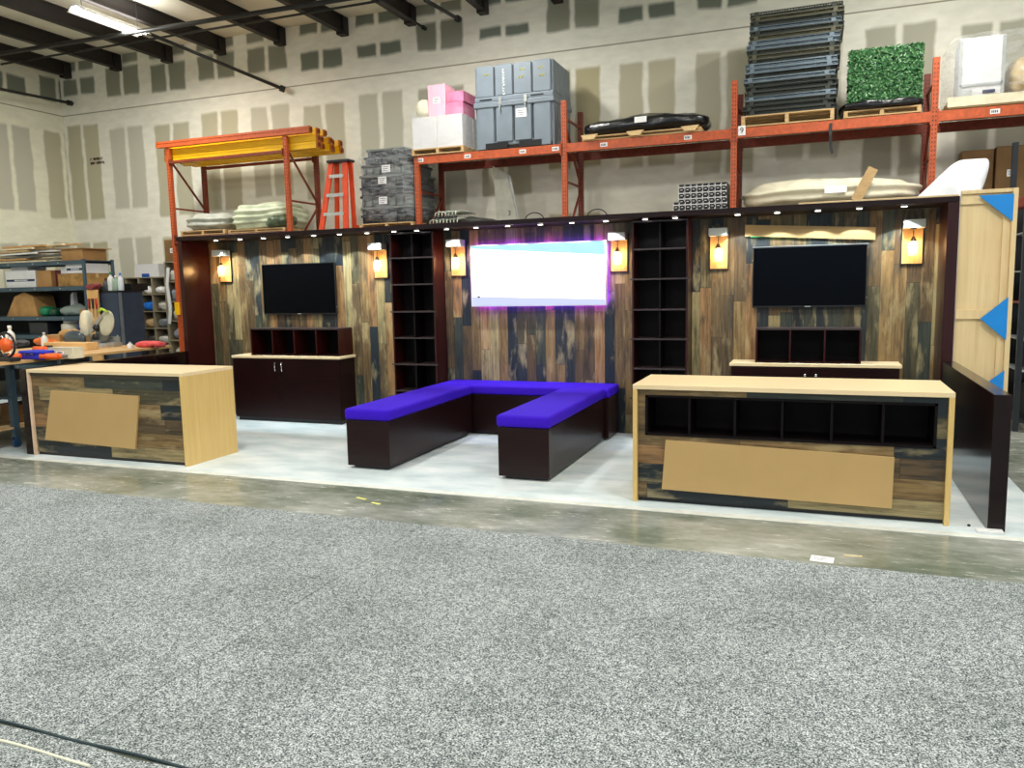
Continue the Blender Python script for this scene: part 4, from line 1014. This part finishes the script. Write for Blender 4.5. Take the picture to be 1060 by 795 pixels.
for i, (x, z, wv, h, mt, nm, lab) in enumerate(((2.80, 1.862, .3, .17, WHITE, 'white_box', 'white box on the upper shelf of the dark shelving at the right edge'), (3.13, 1.862, .3, .12, M('pale_grey_box', (186, 190, 190), .6), 'grey_box', 'pale grey box on the upper shelf of the dark shelving at the right edge'),
        (2.80, 1.502, .26, .22, M('pale_grey_box', (186, 190, 190), .6), 'grey_box', 'pale grey box above the orange beam at the right edge'), (3.1, 1.502, .3, .25, WHITE, 'white_box', 'white box above the orange beam at the right edge'),
        (2.82, 1.082, .4, .2, DKGR, 'dark_box', 'dark box on the shelf below the orange beam at the right edge'), (2.82, .722, .42, .25, BLACK, 'dark_box', 'black box on the lower shelf at the right edge'),
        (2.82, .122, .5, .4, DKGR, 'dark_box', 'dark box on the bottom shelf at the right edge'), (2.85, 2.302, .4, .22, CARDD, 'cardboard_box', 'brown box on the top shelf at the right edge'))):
    carton(nm, x, x + wv, SY0 + .04, SY0 + .45, z, z + h, lab, mt, tape=False)

# ================================================================== left workshop
# --- shelving unit
SY = 1.0; sh = thing('metal_shelving', 'long blue-grey steel shelving loaded with boxes against the left side of the hall', 'shelving', (-12.4, 1.3, 0))
sx0, sx1 = -14.8, -11.38
zs = [2.40, 1.955, 1.43, 1.10, .55, .15]
for x in (sx0, sx1):
    for y in (SY, SY + .6): b = bm_(); box(b, x - .025, x + .025, y - .02, y + .02, 0, 2.42); obj('post', b, BLUEST, sh)
for z in zs:
    b = bm_(); box(b, sx0, sx1, SY - .025, SY + .0, z - .07, z); box(b, sx0, sx1, SY + .6, SY + .62, z - .07, z); box(b, sx0, sx1, SY, SY + .6, z - .012, z - .001); s_ = obj('shelf', b, BLUEST, sh)
    b = bm_(); 
    for k in range(5): box(b, sx0 + .35 + k * .62, sx0 + .37 + k * .62, SY - .027, SY - .024, z - .045, z - .025)
    obj('bolts', b, ALU, s_)
for z0_, z1_ in ((.15, 1.95),):
    b = bm_(); box(b, sx0, sx1, SY + .625, SY + .635, z0_, z1_); obj('back_sheet', b, M('dark_back', (38, 36, 34), .8), sh)
def sx(u, z): return at(u, 300, Y=SY).x
# top shelf: long offcuts pile
rn = random.Random(11)
offm = [M('cream_strip', (222, 206, 170), .6), PLW, M('white_strip', (226, 226, 220), .6), M('grey_strip', (90, 92, 90), .6), M('tan_strip', (196, 150, 92), .6)]
for i in range(28):
    x = rn.uniform(-13.6, -12.4); ln_ = rn.uniform(.9, 1.9); y = SY + .08 + (i % 4) * .13; z = 2.396 + (i // 4) * .045
    b = bm_(); x_a = max(-14.4, x - ln_ / 2); x_b = min(-11.5, x + ln_ / 2)
    sl = rn.uniform(-.02, .02); bar(b, (x_a, y + rn.uniform(-.03, .03), z + .022 + sl * (i > 7)), (x_b, y + rn.uniform(-.03, .03), z + .022 - sl * (i > 7)), rn.uniform(.04, .09), .030)
    mt = offm[i % 5]; nm_ = ['cream', 'pine', 'white', 'dark grey', 'tan'][i % 5]
    tag(obj('wood_offcut', b, mt), '%s strip in the loose pile of offcuts on the top steel shelf' % nm_, 'offcut', 'offcuts piled on the top steel shelf')
bx = carton('cardboard_box', -11.95, -11.44, SY + .05, SY + .55, 2.402, 2.60, 'open brown box at the right end of the top steel shelf', CARD, tape=False)
b = bm_(); box(b, -12.1, -11.36, SY, SY + .6, 2.601, 2.612); tag(obj('card_sheet', b, CARD), 'flat card sheet lying on the brown box on the top steel shelf', 'card')
# second shelf
Z2 = 1.957
carton('file_box', -13.35, -12.60, SY + .02, SY + .45, Z2, Z2 + .30, 'large white file box with blue band on the second steel shelf', WHITE, tape=False, band=True)
carton('file_box', -13.32, -12.9, SY + .12, SY + .5, Z2 + .302, Z2 + .375, 'shallow white box lying on the large white file box', WHITE, tape=False)
carton('cardboard_box', -12.58, -12.22, SY + .03, SY + .45, Z2, Z2 + .29, 'small brown box right of the white file box on the second steel shelf', CARD)
carton('dark_red_box', -12.20, -12.08, SY + .1, SY + .4, Z2, Z2 + .29, 'dark red box between the brown boxes on the second steel shelf', M('dark_red', (96, 24, 30), .6), tape=False)
carton('cardboard_box', -12.06, -11.42, SY + .03, SY + .56, Z2, Z2 + .22, 'wide worn brown box on the second steel shelf', M('worn_cardboard', (160, 122, 66), .8, var=.4, scale=9))
0 and carton('cardboard_box', -11.12, -10.60 - .12, SY + .03, SY + .5, Z2, Z2 + .24, 'worn brown box below the white file box at the right end of the second shelf', M('worn_cardboard', (160, 122, 66), .8, var=.4, scale=9))
carton('file_box', -11.85, -11.42, SY + .03, SY + .55, Z2 + .222, Z2 + .39, 'white file box with blue band standing on the worn brown box', WHITE, tape=False, band=True)
carton('white_box', -12.06, -11.86, SY + .1, SY + .5, Z2 + .222, Z2 + .34, 'small white box left of the white file box on the worn brown box', WHITE, tape=False)
# third shelf
Z3 = 1.432
b = bm_(); prism(b, [(-13.5, Z3), (-12.7, Z3), (-12.78, Z3 + .36), (-13.0, Z3 + .44), (-13.25, Z3 + .36)], SY + .08, SY + .5); tag(obj('kraft_bag', b, M('kraft_paper', (176, 134, 80), .8, bump=.6, scale=4, var=.25)), 'big crumpled kraft paper bag on the third steel shelf', 'bag')
b = bm_(); lump(b, -12.66, -12.44, SY + .05, SY + .3, Z3, Z3 + .17, .01, 4, 5, 3, 8); tag(obj('green_canister', b, M('green_plastic', (20, 128, 84), .35), None, True), 'round green canister on the third steel shelf', 'canister')
b = bm_(); lump(b, -12.42, -12.24, SY + .05, SY + .35, Z3, Z3 + .14, .01, 4, 7, 4, 8); tag(obj('green_case', b, M('dark_green', (18, 70, 48), .4), None, True), 'dark green case beside the green canister', 'case')
b = bm_(); lump(b, -12.18, -11.62, SY + .02, SY + .4, Z3, Z3 + .2, .05, 5, 17, 3, 12, .6); tag(obj('grey_bag', b, M('grey_tarp', (136, 148, 140), .5, bump=.8, scale=8), None, True), 'crumpled grey plastic bag on the third steel shelf', 'bag')
b = bm_(); prism(b, [(-12.3, Z3), (-12.17, Z3), (-12.19, Z3 + .42), (-12.25, Z3 + .38)], SY + .42, SY + .5); tag(obj('white_sheet', b, WHITE), 'narrow white board standing behind the grey bag', 'board')
carton('cardboard_box', -11.62, -11.42, SY + .04, SY + .35, Z3, Z3 + .12, 'small brown box right of the grey bag on the third steel shelf', CARD)
carton('blue_bin', -12.72, -12.35, SY + .1, SY + .4, Z3 + .37 + .02, Z3 + .46, 'dark blue tray under the second shelf', M('royal_blue', (24, 40, 150), .5), tape=False) if False else None
# fourth shelf
Z4 = 1.102
for i, (x, wv, h, col, nm, lab) in enumerate(((-12.2, .34, .24, (214, 206, 184), 'cream_tub', 'cream tub on the fourth steel shelf'), (-11.82, .1, .22, (120, 196, 210), 'blue_bottle', 'pale blue bottle on the fourth steel shelf'), (-11.70, .28, .2, (20, 30, 110), 'blue_case', 'dark blue case on the fourth steel shelf'), (-12.9, .45, .22, (34, 38, 44), 'black_case', 'black case on the fourth steel shelf behind the cordless tools'))):
    if 'bottle' in nm or 'tub' in nm:
        t = thing(nm, lab, nm.split('_')[1], (x + wv / 2, SY + .2, Z4)); r = wv / 2
        b = bm_(); lathe(b, (x + r, SY + .2, Z4), [(r * .9, 0), (r, .01), (r, h * .75), (r * .7, h * .88)], 18); obj('container', b, M(nm, col, .4), t, True)
        b = bm_(); tube(b, (x + r, SY + .2, Z4 + h * .88), (x + r, SY + .2, Z4 + h), r * .75, seg=16); obj('cap', b, WHITE, t)
    else: carton(nm, x, x + wv, SY + .05, SY + .4, Z4, Z4 + h, lab, M(nm, col, .45), 'case', tape=False)

# --- workbench
WZ = 1.05; wx0, wx1, wy0, wy1 = -10.2, -8.16, -3.75, -.42
wb = thing('workbench', 'wood-topped workbench on blue-grey steel legs at the far left', 'workbench', ((wx0 + wx1) / 2, (wy0 + wy1) / 2, 0))
b = bm_(); box(b, wx0, wx1, wy0, wy1, WZ - .035, WZ, .004); obj('bench_top', b, wood('bench_wood', (182, 138, 84), (224, 186, 128), .5, 1), wb)
for x in (wx0 + .12, wx1 - .25):
    for y in (wy0 + .15, -2.72, wy1 - .25):
        b = bm_(); box(b, x - .035, x + .035, y - .035, y + .035, .13, WZ - .036); lg = obj('leg', b, BLUEST, wb)
        b = bm_(); tube(b, (x - .02, y, .052), (x + .02, y, .052), .05, seg=16); box(b, x - .03, x - .025, y - .03, y + .03, .05, .13); box(b, x + .025, x + .03, y - .03, y + .03, .05, .13); obj('caster', b, M('blue_caster', (40, 74, 110), .4), lg)
for z in (.62, .25):
    b = bm_(); box(b, wx0 + .1, wx1 - .23, wy0 + .14, wy1 - .24, z - .02, z); obj('lower_shelf', b, BLUEST if z > .5 else PLW, wb)
# under-shelf items
def bottle(x, y, z, r, h, body, cap, label, name='spray_bottle'):
    t = thing(name, label, 'bottle', (x, y, z))
    b = bm_(); lathe(b, (x, y, z), [(r * .92, 0), (r, .008), (r, h * .6), (r * .8, h * .7), (r * .32, h * .8), (r * .32, h * .86)], 16); obj('bottle_body', b, M('b%d%d%d' % body, body, .35), t, True)
    b = bm_(); tube(b, (x, y, z + h * .86), (x, y, z + h), r * .42, seg=12); obj('cap', b, M('b%d%d%d' % cap, cap, .4), t, True)
    return t
bottle(-8.75, -2.9, .621, .05, .2, (214, 210, 200), (30, 90, 170), 'white bottle with blue cap on the lower shelf of the workbench', 'bottle')
bottle(-8.62, -3.2, .621, .05, .16, (90, 30, 34), (40, 40, 44), 'dark red jar on the lower shelf of the workbench', 'jar')
carton('cardboard_box', -8.95, -8.65, -2.5, -2.1, .251, .48, 'small brown box on the bottom shelf of the workbench', CARD)
carton('white_box', -9.3, -8.9, -3.3, -2.9, .251, .45, 'white box on the bottom shelf of the workbench', WHITE, tape=False)
carton('grey_toolbox', -9.2, -8.7, -1.6, -.9, .621, .86, 'dark grey box on the workbench lower shelf behind the low side wall', DKGR, tape=False)
carton('cardboard_box', -8.75, -8.5, -1.9, -1.6, .621, .84, 'small brown box at the right edge of the workbench lower shelf', CARD)

OR = M('tool_orange', (240, 96, 20), .4); ORB = M('tool_black', (26, 26, 28), .5)
def on(u, v):
    p = at(u, v, z=WZ)
    if p.y > -.85: p = at(u, v, Y=-.85); p.z = WZ
    return p
# cordless drill
def drill(p, a, label):
    t = thing('power_drill', label, 'power tool', (p.x, p.y, WZ), 'orange power tools on the bench')
    def T(bmx): bmesh.ops.rotate(bmx, cent=(p.x, p.y, WZ), matrix=Rz(a), verts=bmx.verts); return bmx
    x, y, z = p.x, p.y, WZ + .036
    b = bm_(); tube(b, (x - .11, y, z), (x + .10, y, z), .036, seg=14); tube(b, (x + .10, y, z), (x + .15, y, z), .03, .022, seg=14); obj('motor_body', T(b), OR, t, True)
    b = bm_(); bar(b, (x - .05, y, z), (x - .09, y + .16, z), .05, .045); obj('handle', T(b), ORB, t)
    b = bm_(); tube(b, (x + .15, y, z), (x + .2, y, z), .02, .012, seg=12); obj('chuck', T(b), STEEL, t)
    b = bm_(); box(b, x - .15, x - .03, y + .15, y + .22, WZ + .001, WZ + .07, .008); obj('battery', T(b), ORB, t)
for (u, v, a, lab) in ((52, 366, .4, 'orange power drill lying behind the blue case on the bench'), (68, 362, 2.6, 'orange power drill lying at the back of the bench pile'), (20, 366, 1.3, 'orange power tool lying beside the round fan on the bench'),
                       (42, 358, .0, 'orange tool lying farthest left behind the others on the bench')):
    p = on(u, v + 6); drill(p, a, lab)
# blue case
p = on(34, 372); q = on(50, 371)
t = thing('tool_case', 'bright blue flat tool case on the workbench', 'case', (p.x, p.y, WZ))
b = bm_(); box(b, p.x - .22, p.x + .20, p.y - .02, p.y + .22, WZ + .001, WZ + .06, .008); obj('case_body', b, M('royal_blue', (24, 44, 190), .4), t)
b = bm_(); box(b, p.x - .22, p.x + .20, p.y - .02, p.y + .22, WZ + .062, WZ + .10, .012); obj('case_lid', b, M('royal_blue', (24, 44, 190), .4), t)
b = bm_(); path(b, [(p.x - .07, p.y - .02, WZ + .06), (p.x - .07, p.y - .06, WZ + .06), (p.x + .05, p.y - .06, WZ + .06), (p.x + .05, p.y - .02, WZ + .06)], .008); obj('handle', b, BLACK, t)
# ring tool (black round work light)
p = on(8, 374); t = thing('work_fan', 'round black-rimmed orange work fan standing on the workbench', 'fan', (p.x, p.y, WZ))
b = bm_(); ring = [Vector((p.x + .14 * math.cos(a), p.y, WZ + .19 + .14 * math.sin(a))) for a in [2 * math.pi * i / 24 for i in range(25)]]; path(b, ring, .014, 8); obj('rim', b, BLACK, t, True)
b = bm_(); tube(b, (p.x, p.y - .02, WZ + .19), (p.x, p.y + .05, WZ + .19), .085, .06, seg=20); obj('hub', b, OR, t, True)
b = bm_(); 
for k in range(6): a = k * math.pi / 3; tube(b, (p.x, p.y, WZ + .19), (p.x + .14 * math.cos(a), p.y, WZ + .19 + .14 * math.sin(a)), .006, seg=6)
obj('spokes', b, ALU, t)
b = bm_(); box(b, p.x - .12, p.x + .12, p.y - .06, p.y + .08, WZ + .001, WZ + .045, .006); obj('stand', b, ORB, t)
p = on(4, 360); b = bm_(); lump(b, p.x - .3, p.x + .25, p.y - .1, p.y + .3, WZ + .0005, WZ + .12, .04, 6, 61, 3, 10, .5); tag(obj('tool_bag', b, M('black_white_cloth', (66, 66, 68), .7, var=.8, scale=14), None, True), 'dark cloth bundle behind the round fan on the workbench', 'bundle')
bottle(on(12, 362).x, on(12, 362).y, WZ + .0005, .06, .34, (236, 236, 230), (236, 236, 230), 'white bottle with narrow top behind the round fan on the bench', 'bottle')
bottle(on(20, 362).x, on(20, 360).y + .1, WZ + .0005, .045, .22, (226, 226, 220), (200, 200, 200), 'small white bottle behind the round fan on the bench', 'bottle')
# white/wood long board + grey toolbox on table
p = on(58, 371)
carton('part_box', p.x - .10, p.x + .30, p.y - .02, p.y + .14, WZ + .0005, WZ + .13, 'pale grey carton with black print standing at the front of the bench', M('pale_carton', (196, 190, 168), .6), tape=False, lab=True)
p = on(110, 363); b = bm_(); box(b, -9.55, -8.75, -1.35, -1.15, WZ + .0005, WZ + .10, .004); tag(obj('timber_plank', b, wood('timber', (206, 160, 96), (232, 194, 134), .5, 0)), 'thick pale timber lying on the workbench under the mitre saw', 'timber')
# open box, clear helmet-like tray
p = on(56, 358); carton('cardboard_box', p.x - .22, p.x + .12, p.y, p.y + .3, WZ + .0005, WZ + .17, 'open brown carton at the back of the workbench', CARD)
p = on(74, 350); t = thing('clear_tray', 'dark round glossy tray leaning at the back of the workbench', 'tray', (p.x, p.y, WZ))
b = bm_(); sphere(b, (p.x, p.y + .05, WZ + .12), .17, 1.25, .4, .7, 20); obj('tray_shell', b, M('smoked_plastic', (66, 78, 84), .15), t, True)
b = bm_(); tube(b, (p.x, p.y + .05, WZ + .0005), (p.x, p.y + .05, WZ + .03), .09, seg=16); obj('base', b, ORB, t)
# mitre saw
p = Vector((at(102, 355, Y=-.72).x, -.72, WZ))
ms = thing('mitre_saw', 'mitre saw with grey blade guard and cream dust bag on the workbench', 'power saw', tuple(p))
x, y, z = p
b = bm_(); tube(b, (x, y, z + .0), (x, y, z + .05), .17, seg=28); box(b, x - .32, x + .32, y - .03, y + .13, z, z + .055, .006); obj('saw_table', b, ALU, ms)
b = bm_(); box(b, x - .3, x - .03, y + .09, y + .115, z + .055, z + .14); box(b, x + .03, x + .3, y + .09, y + .115, z + .055, z + .14); obj('fence', b, M('cast_grey', (150, 152, 146), .5), ms)
b = bm_(); bar(b, (x - .02, y + .12, z + .05), (x - .05, y + .14, z + .30), .06, .08); bar(b, (x - .05, y + .14, z + .28), (x + .16, y + .02, z + .40), .05, .06); obj('arm', b, ORB, ms)
b = bm_(); sphere(b, (0, 0, 0), .17, .82, .16, 1.12, 24); bmesh.ops.rotate(b, cent=(0, 0, 0), matrix=Ry(.45), verts=b.verts); bmesh.ops.translate(b, vec=(x + .21, y - .02, z + .34), verts=b.verts); obj('blade_guard', b, M('guard_grey', (186, 188, 166), .45), ms, True)
b = bm_(); tube(b, (x + .10, y - .012, z + .20), (x + .10, y - .006, z + .20), .13, seg=40); obj('blade', b, STEEL, ms)
b = bm_(); tube(b, (x + .05, y - .06, z + .28), (x - .05, y + .12, z + .24), .05, seg=16); tube(b, (x - .02, y - .05, z + .14), (x - .02, y + .06, z + .14), .045, seg=16); obj('motor', b, ORB, ms, True)
b = bm_(); bar(b, (x - .08, y - .03, z + .22), (x + .16, y - .05, z + .44), .03, .05); obj('saw_head', b, M('cast_grey', (150, 152, 146), .5), ms)
b = bm_(); path(b, [(x + .14, y - .08, z + .50), (x + .22, y - .10, z + .55), (x + .32, y - .08, z + .50)], .016, 10); obj('handle', b, M('lime', (170, 200, 60), .5), ms, True)
b = bm_(); lump(b, x - .36, x - .18, y - .02, y + .12, z + .13, z + .52, .03, 6, 71, 3, 10); obj('dust_bag', b, M('cream_cloth', (222, 216, 190), .8, bump=.4), ms, True)
b = bm_(); box(b, x - .31, x - .24, y + .02, y + .08, z + .056, z + .14); obj('bag_support', b, PLW, ms)
# tablesaw black tray, red bundle, white cup right of saw
p = at(128, 357, z=WZ); carton('black_case', -8.62, -8.22, -.80, -.45, WZ + .0005, WZ + .09, 'flat black tool case near the far end of the workbench', BLACK, 'case', tape=False) if False else None
p = at(150, 360, z=WZ); b = bm_()
for k in range(4): lump(b, p.x - .20 + k * .11, p.x - .06 + k * .11, p.y + .0, p.y + .14, WZ + .0005, WZ + .085, .02, 9, 80 + k, 2.5, 6)
tag(obj('red_rags', b, M('red_cloth', (222, 84, 84), .7), None, True), 'bundle of red rags at the far end of the workbench', 'rags')
p = at(132, 361, z=WZ); bottle(p.x, p.y + .05, WZ + .0005, .04, .09, (226, 226, 220), (200, 200, 200), 'small white cup left of the red rags on the workbench', 'cup')

p = on(48, 358); b = bm_(); lump(b, p.x - .30, p.x + .22, p.y - .05, p.y + .25, WZ + .0005, WZ + .15, .05, 6, 101, 2.6, 12, .5); tag(obj('orange_pouch', b, M('orange_cloth', (236, 112, 36), .6, var=.3, scale=9, bump=.6), None, True), 'crumpled orange tool pouch in the heap on the workbench', 'pouch')
p = on(66, 350); b = bm_(); lump(b, p.x - .25, p.x + .2, p.y + .05, p.y + .3, WZ + .0005, WZ + .24, .06, 5, 107, 2.6, 12, .5); tag(obj('kraft_paper', b, M('kraft_paper', (176, 134, 80), .8, bump=.6, scale=4, var=.25), None, True), 'crumpled brown packing paper at the back of the workbench heap', 'paper')
# --- slate blue steel cabinet
cx0_, cx1_, cy_ = -11.05, -10.12, .30
CH = at(122, 302, Y=.3).z
cx0_, cx1_ = at(102, 303, Y=.3).x, at(122, 303, Y=.3).x
cdp = .50
cb = thing('steel_cabinet', 'slate blue steel storage cabinet behind the workbench', 'cabinet', ((cx0_ + cx1_) / 2, .6, 0))
b = bm_(); box(b, cx0_ - .02, cx1_, .30, .30 + cdp, 0, CH, .006); obj('cabinet_body', b, CABST, cb)
b = bm_(); box(b, cx0_ - .02, cx1_ - .0, .285, .2995, .06, CH - .02); d_ = obj('door', b, CABST, cb)
b = bm_(); box(b, cx1_ - .06, cx1_ - .04, .265, .285, .95, 1.15); obj('handle', b, ALU, d_)
b = bm_(); box(b, cx0_ - .04, cx1_ + .03, .27, .31 + cdp, CH, CH + .018); obj('top_panel', b, BLACK, cb)
b = bm_(); box(b, cx1_ + .0005, cx1_ + .012, .30, .36, .02, CH - .005); obj('corner_trim', b, M('light_steel', (120, 130, 138), .4, .4), cb)
for i, (dx, r, h, c1, c2, lab) in enumerate(((-.32, .045, .2, (70, 76, 78), (30, 30, 30), 'dark grey spray bottle, leftmost on the steel cabinet'), (-.2, .05, .30, (226, 230, 226), (60, 120, 70), 'tall white spray bottle on the steel cabinet'),
                                        (-.08, .045, .24, (150, 176, 150), (230, 230, 230), 'pale green spray bottle on the steel cabinet'), (.03, .045, .28, (220, 226, 232), (60, 120, 200), 'white spray bottle with blue top on the steel cabinet'))):
    bottle(cx1_ - .08 + dx * .9, .42, CH + .019, r, h, c1, c2, lab)
carton('black_case', cx1_ - .02 - .16, cx1_ + .02, .56, .9, CH + .019, CH + .13, 'black flat case at the right on the steel cabinet', BLACK, 'case', tape=False)
# tool panel (wood pegboard) left of cabinet
px = at(93, 310, Y=.25).x; px2 = at(103, 310, Y=.25).x; zt = at(98, 300, Y=.25).z; 
tp = thing('tool_board', 'upright wooden board hung with red hand tools beside the steel cabinet', 'tool board', ((px + px2) / 2, .22, 0))
b = bm_(); box(b, px - .02, px2 + .0, .22, .245, 0, zt); obj('board', b, wood('board_wood', (200, 152, 88), (222, 176, 112), .6, 2), tp)
for i, (fx, c, l) in enumerate(((.12, (150, 20, 30), 'red-handled pliers hung at the left of the tool board'), (.5, (34, 30, 30), 'black screwdriver hung in the middle of the tool board'), (.86, (196, 40, 30), 'red screwdriver hung at the right of the tool board'))):
    x = px + (px2 - px) * fx; t = thing('screwdriver', l, 'hand tool', (x, .21, zt - .4))
    b = bm_(); tube(b, (x, .205, zt - .14), (x, .205, zt - .30), .018, .014, seg=10); obj('handle', b, M('h%d' % c[0], c, .4), t, True)
    b = bm_(); tube(b, (x, .205, zt - .30), (x, .205, zt - .44), .005, seg=8); obj('shaft', b, STEEL, t)
b = bm_(); lump(b, px - .05, px2 + .0, .18, .32, zt, zt + .10, .03, 12, 91, 3, 8); tag(obj('red_clamps', b, M('dark_red_mess', (120, 40, 44), .5, var=.8, scale=30), None, True), 'small heap of dark red clamps on top of the tool board', 'clamps')

# --- pigeonhole shelving
CUB = M('cubby_tan', (150, 140, 116), .6)
def pigeon(x0, x1, y0, y1, z1, cols, rows, label):
    t = thing('pigeonhole_shelf', label, 'shelving', ((x0 + x1) / 2, (y0 + y1) / 2, 0))
    b = bm_(); box(b, x0, x1, y1 - .015, y1, 0, z1); obj('back_panel', b, M('cubby_dark', (60, 56, 50), .8), t)
    for i in range(cols + 1):
        x = x0 + (x1 - x0 - .02) * i / cols; b = bm_(); box(b, x, x + .02, y0, y1 - .0155, 0, z1); obj('side_panel' if i in (0, cols) else 'divider', b, CUB, t)
    for j in range(rows + 1):
        z = .08 + (z1 - .1) * j / rows
        b = bm_()
        for i in range(cols):
            xa = x0 + (x1 - x0 - .02) * i / cols + .0205; xb_ = x0 + (x1 - x0 - .02) * (i + 1) / cols - .0005; box(b, xa, xb_, y0 + .002, y1 - .016, z, z + .02)
        obj('shelf', b, CUB, t)
    return t
gA = (-12.95, -11.56, 3.0, 3.5); hA = 2.13; gB = (-11.555, -11.12, 3.0, 3.5); hB = 2.42
pigeon(*gA, hA, 4, 6, 'grey-tan pigeonhole shelving full of small goods behind the steel cabinet')
pigeon(*gB, hB, 1, 6, 'taller narrow pigeonhole shelving beside the left rack post')
stuff = [(2, 5, 'white', 'white rolls in the top row of the pigeonhole shelving'), (3, 5, 'white', 'white rolls in the top right cell of the pigeonhole shelving'), (2, 4, 'blue', 'bright blue bundle in the pigeonhole shelving'), (3, 4, 'pale', 'pale folded bundle right of the blue bundle in the pigeonholes'),
         (2, 3, 'tan', 'tan bundle in the third row of the pigeonholes'), (3, 3, 'grey', 'grey plastic bundle in the third row of the pigeonholes'), (2, 2, 'dark', 'dark bundle in the lower pigeonholes'), (3, 2, 'pale', 'pale bundle in the lower right pigeonhole'), (0, 4, 'grey', 'grey bundle in the left column of the pigeonholes'), (1, 4, 'tan', 'tan bundle in the second column of the pigeonholes')]
cm = {'white': (226, 226, 222), 'blue': (24, 110, 210), 'pale': (196, 196, 186), 'tan': (186, 158, 116), 'grey': (134, 140, 146), 'dark': (60, 60, 60)}
for (i, j, c, lab) in stuff:
    wv = (gA[1] - gA[0] - .02) / 4; x0 = gA[0] + wv * i + .04; z0 = .08 + (hA - .1) * j / 6 + .0205
    b = bm_(); lump(b, x0, x0 + wv - .06, 3.02, 3.4, z0, z0 + (.2 if j < 5 else .16), .03, 7, i * 3 + j, 3, 8); tag(obj('bundle', b, M('bundle_' + c, cm[c], .5, var=.25, scale=14, bump=.5), None, True), lab, 'bundle', 'goods in the pigeonholes')
for j in range(1, 6):
    z0 = .08 + (hB - .1) * j / 6 + .0205; b = bm_(); lump(b, -11.50, -11.2, 3.02, 3.4, z0, z0 + .24, .03, 7, 33 + j, 3, 8)
    tag(obj('bundle', b, M('bundle_' + ('pale' if j % 2 else 'grey'), cm['pale'], .5), None, True), 'pale wrapped bundle in the narrow pigeonhole shelving, %s row from below' % ['', 'second', 'third', 'fourth', 'fifth', 'topmost'][j], 'bundle', 'bundles in the narrow pigeonholes')
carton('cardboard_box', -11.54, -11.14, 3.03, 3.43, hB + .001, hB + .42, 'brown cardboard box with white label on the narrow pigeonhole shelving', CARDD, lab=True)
carton('white_box', -12.35, -11.75, 3.05, 3.4, hA + .001, hA + .26, 'open white carton on top of the wide pigeonhole shelving', WHITE, tape=False)
b = bm_(); box(b, -12.15, -11.97, 3.005, 3.02, hA + .001, hA + .07); tag(obj('blue_sign', b, M('sign_blue', (20, 80, 170), .5)), 'small blue sign on top of the pigeonhole shelving', 'sign')
b = bm_(); bx0 = -11.42; pts = [Vector((bx0, 2.97, 2.3)), Vector((bx0 - .05, 2.96, 1.95)), Vector((bx0 + .0, 2.95, 1.5)), Vector((bx0 - .06, 2.96, 1.2))]
for a, c in zip(pts, pts[1:]): bar(b, a, c, .07, .02)
tag(obj('white_strip', b, WHITE), 'long white plastic strip hanging in front of the narrow pigeonholes', 'strip')

# --- floor scraps
p = at(851, 579, z=0)
t = thing('paper_card', 'small white printed card on the concrete in front of the right counter', 'card', (p.x, p.y, 0))
b = bm_(); box(b, p.x - .07, p.x + .07, p.y - .055, p.y + .055, .0005, .0025, rot=Rz(-.1)); obj('card', b, PAPER, t)
b = bm_()
for k in range(3): box(b, p.x - .05, p.x + .05 - .02 * k, p.y + .02 - k * .022, p.y + .027 - k * .022, .0026, .003)
obj('print', b, INK, t)
p = at(883, 576, z=0); b = bm_(); box(b, p.x - .055, p.x + .055, p.y - .012, p.y + .012, .0005, .006, rot=Rz(.05)); tag(obj('wood_shim', b, M('shim_tan', (206, 190, 150), .7)), 'thin tan sliver of wood on the concrete right of the white card', 'scrap')
for i, (u, v, lab) in enumerate(((374, 516, 'larger yellow tape scrap on the concrete before the left bench arm'), (388, 521, 'smaller yellow tape scrap on the concrete before the left bench arm'))):
    p = at(u, v, z=0); b = bm_(); box(b, p.x - .06 + .02 * i, p.x + .06, p.y - .014, p.y + .014, .0005, .002, rot=Rz(-.3)); tag(obj('tape_scrap', b, M('yellow_tape', (214, 214, 110), .6)), lab, 'tape')
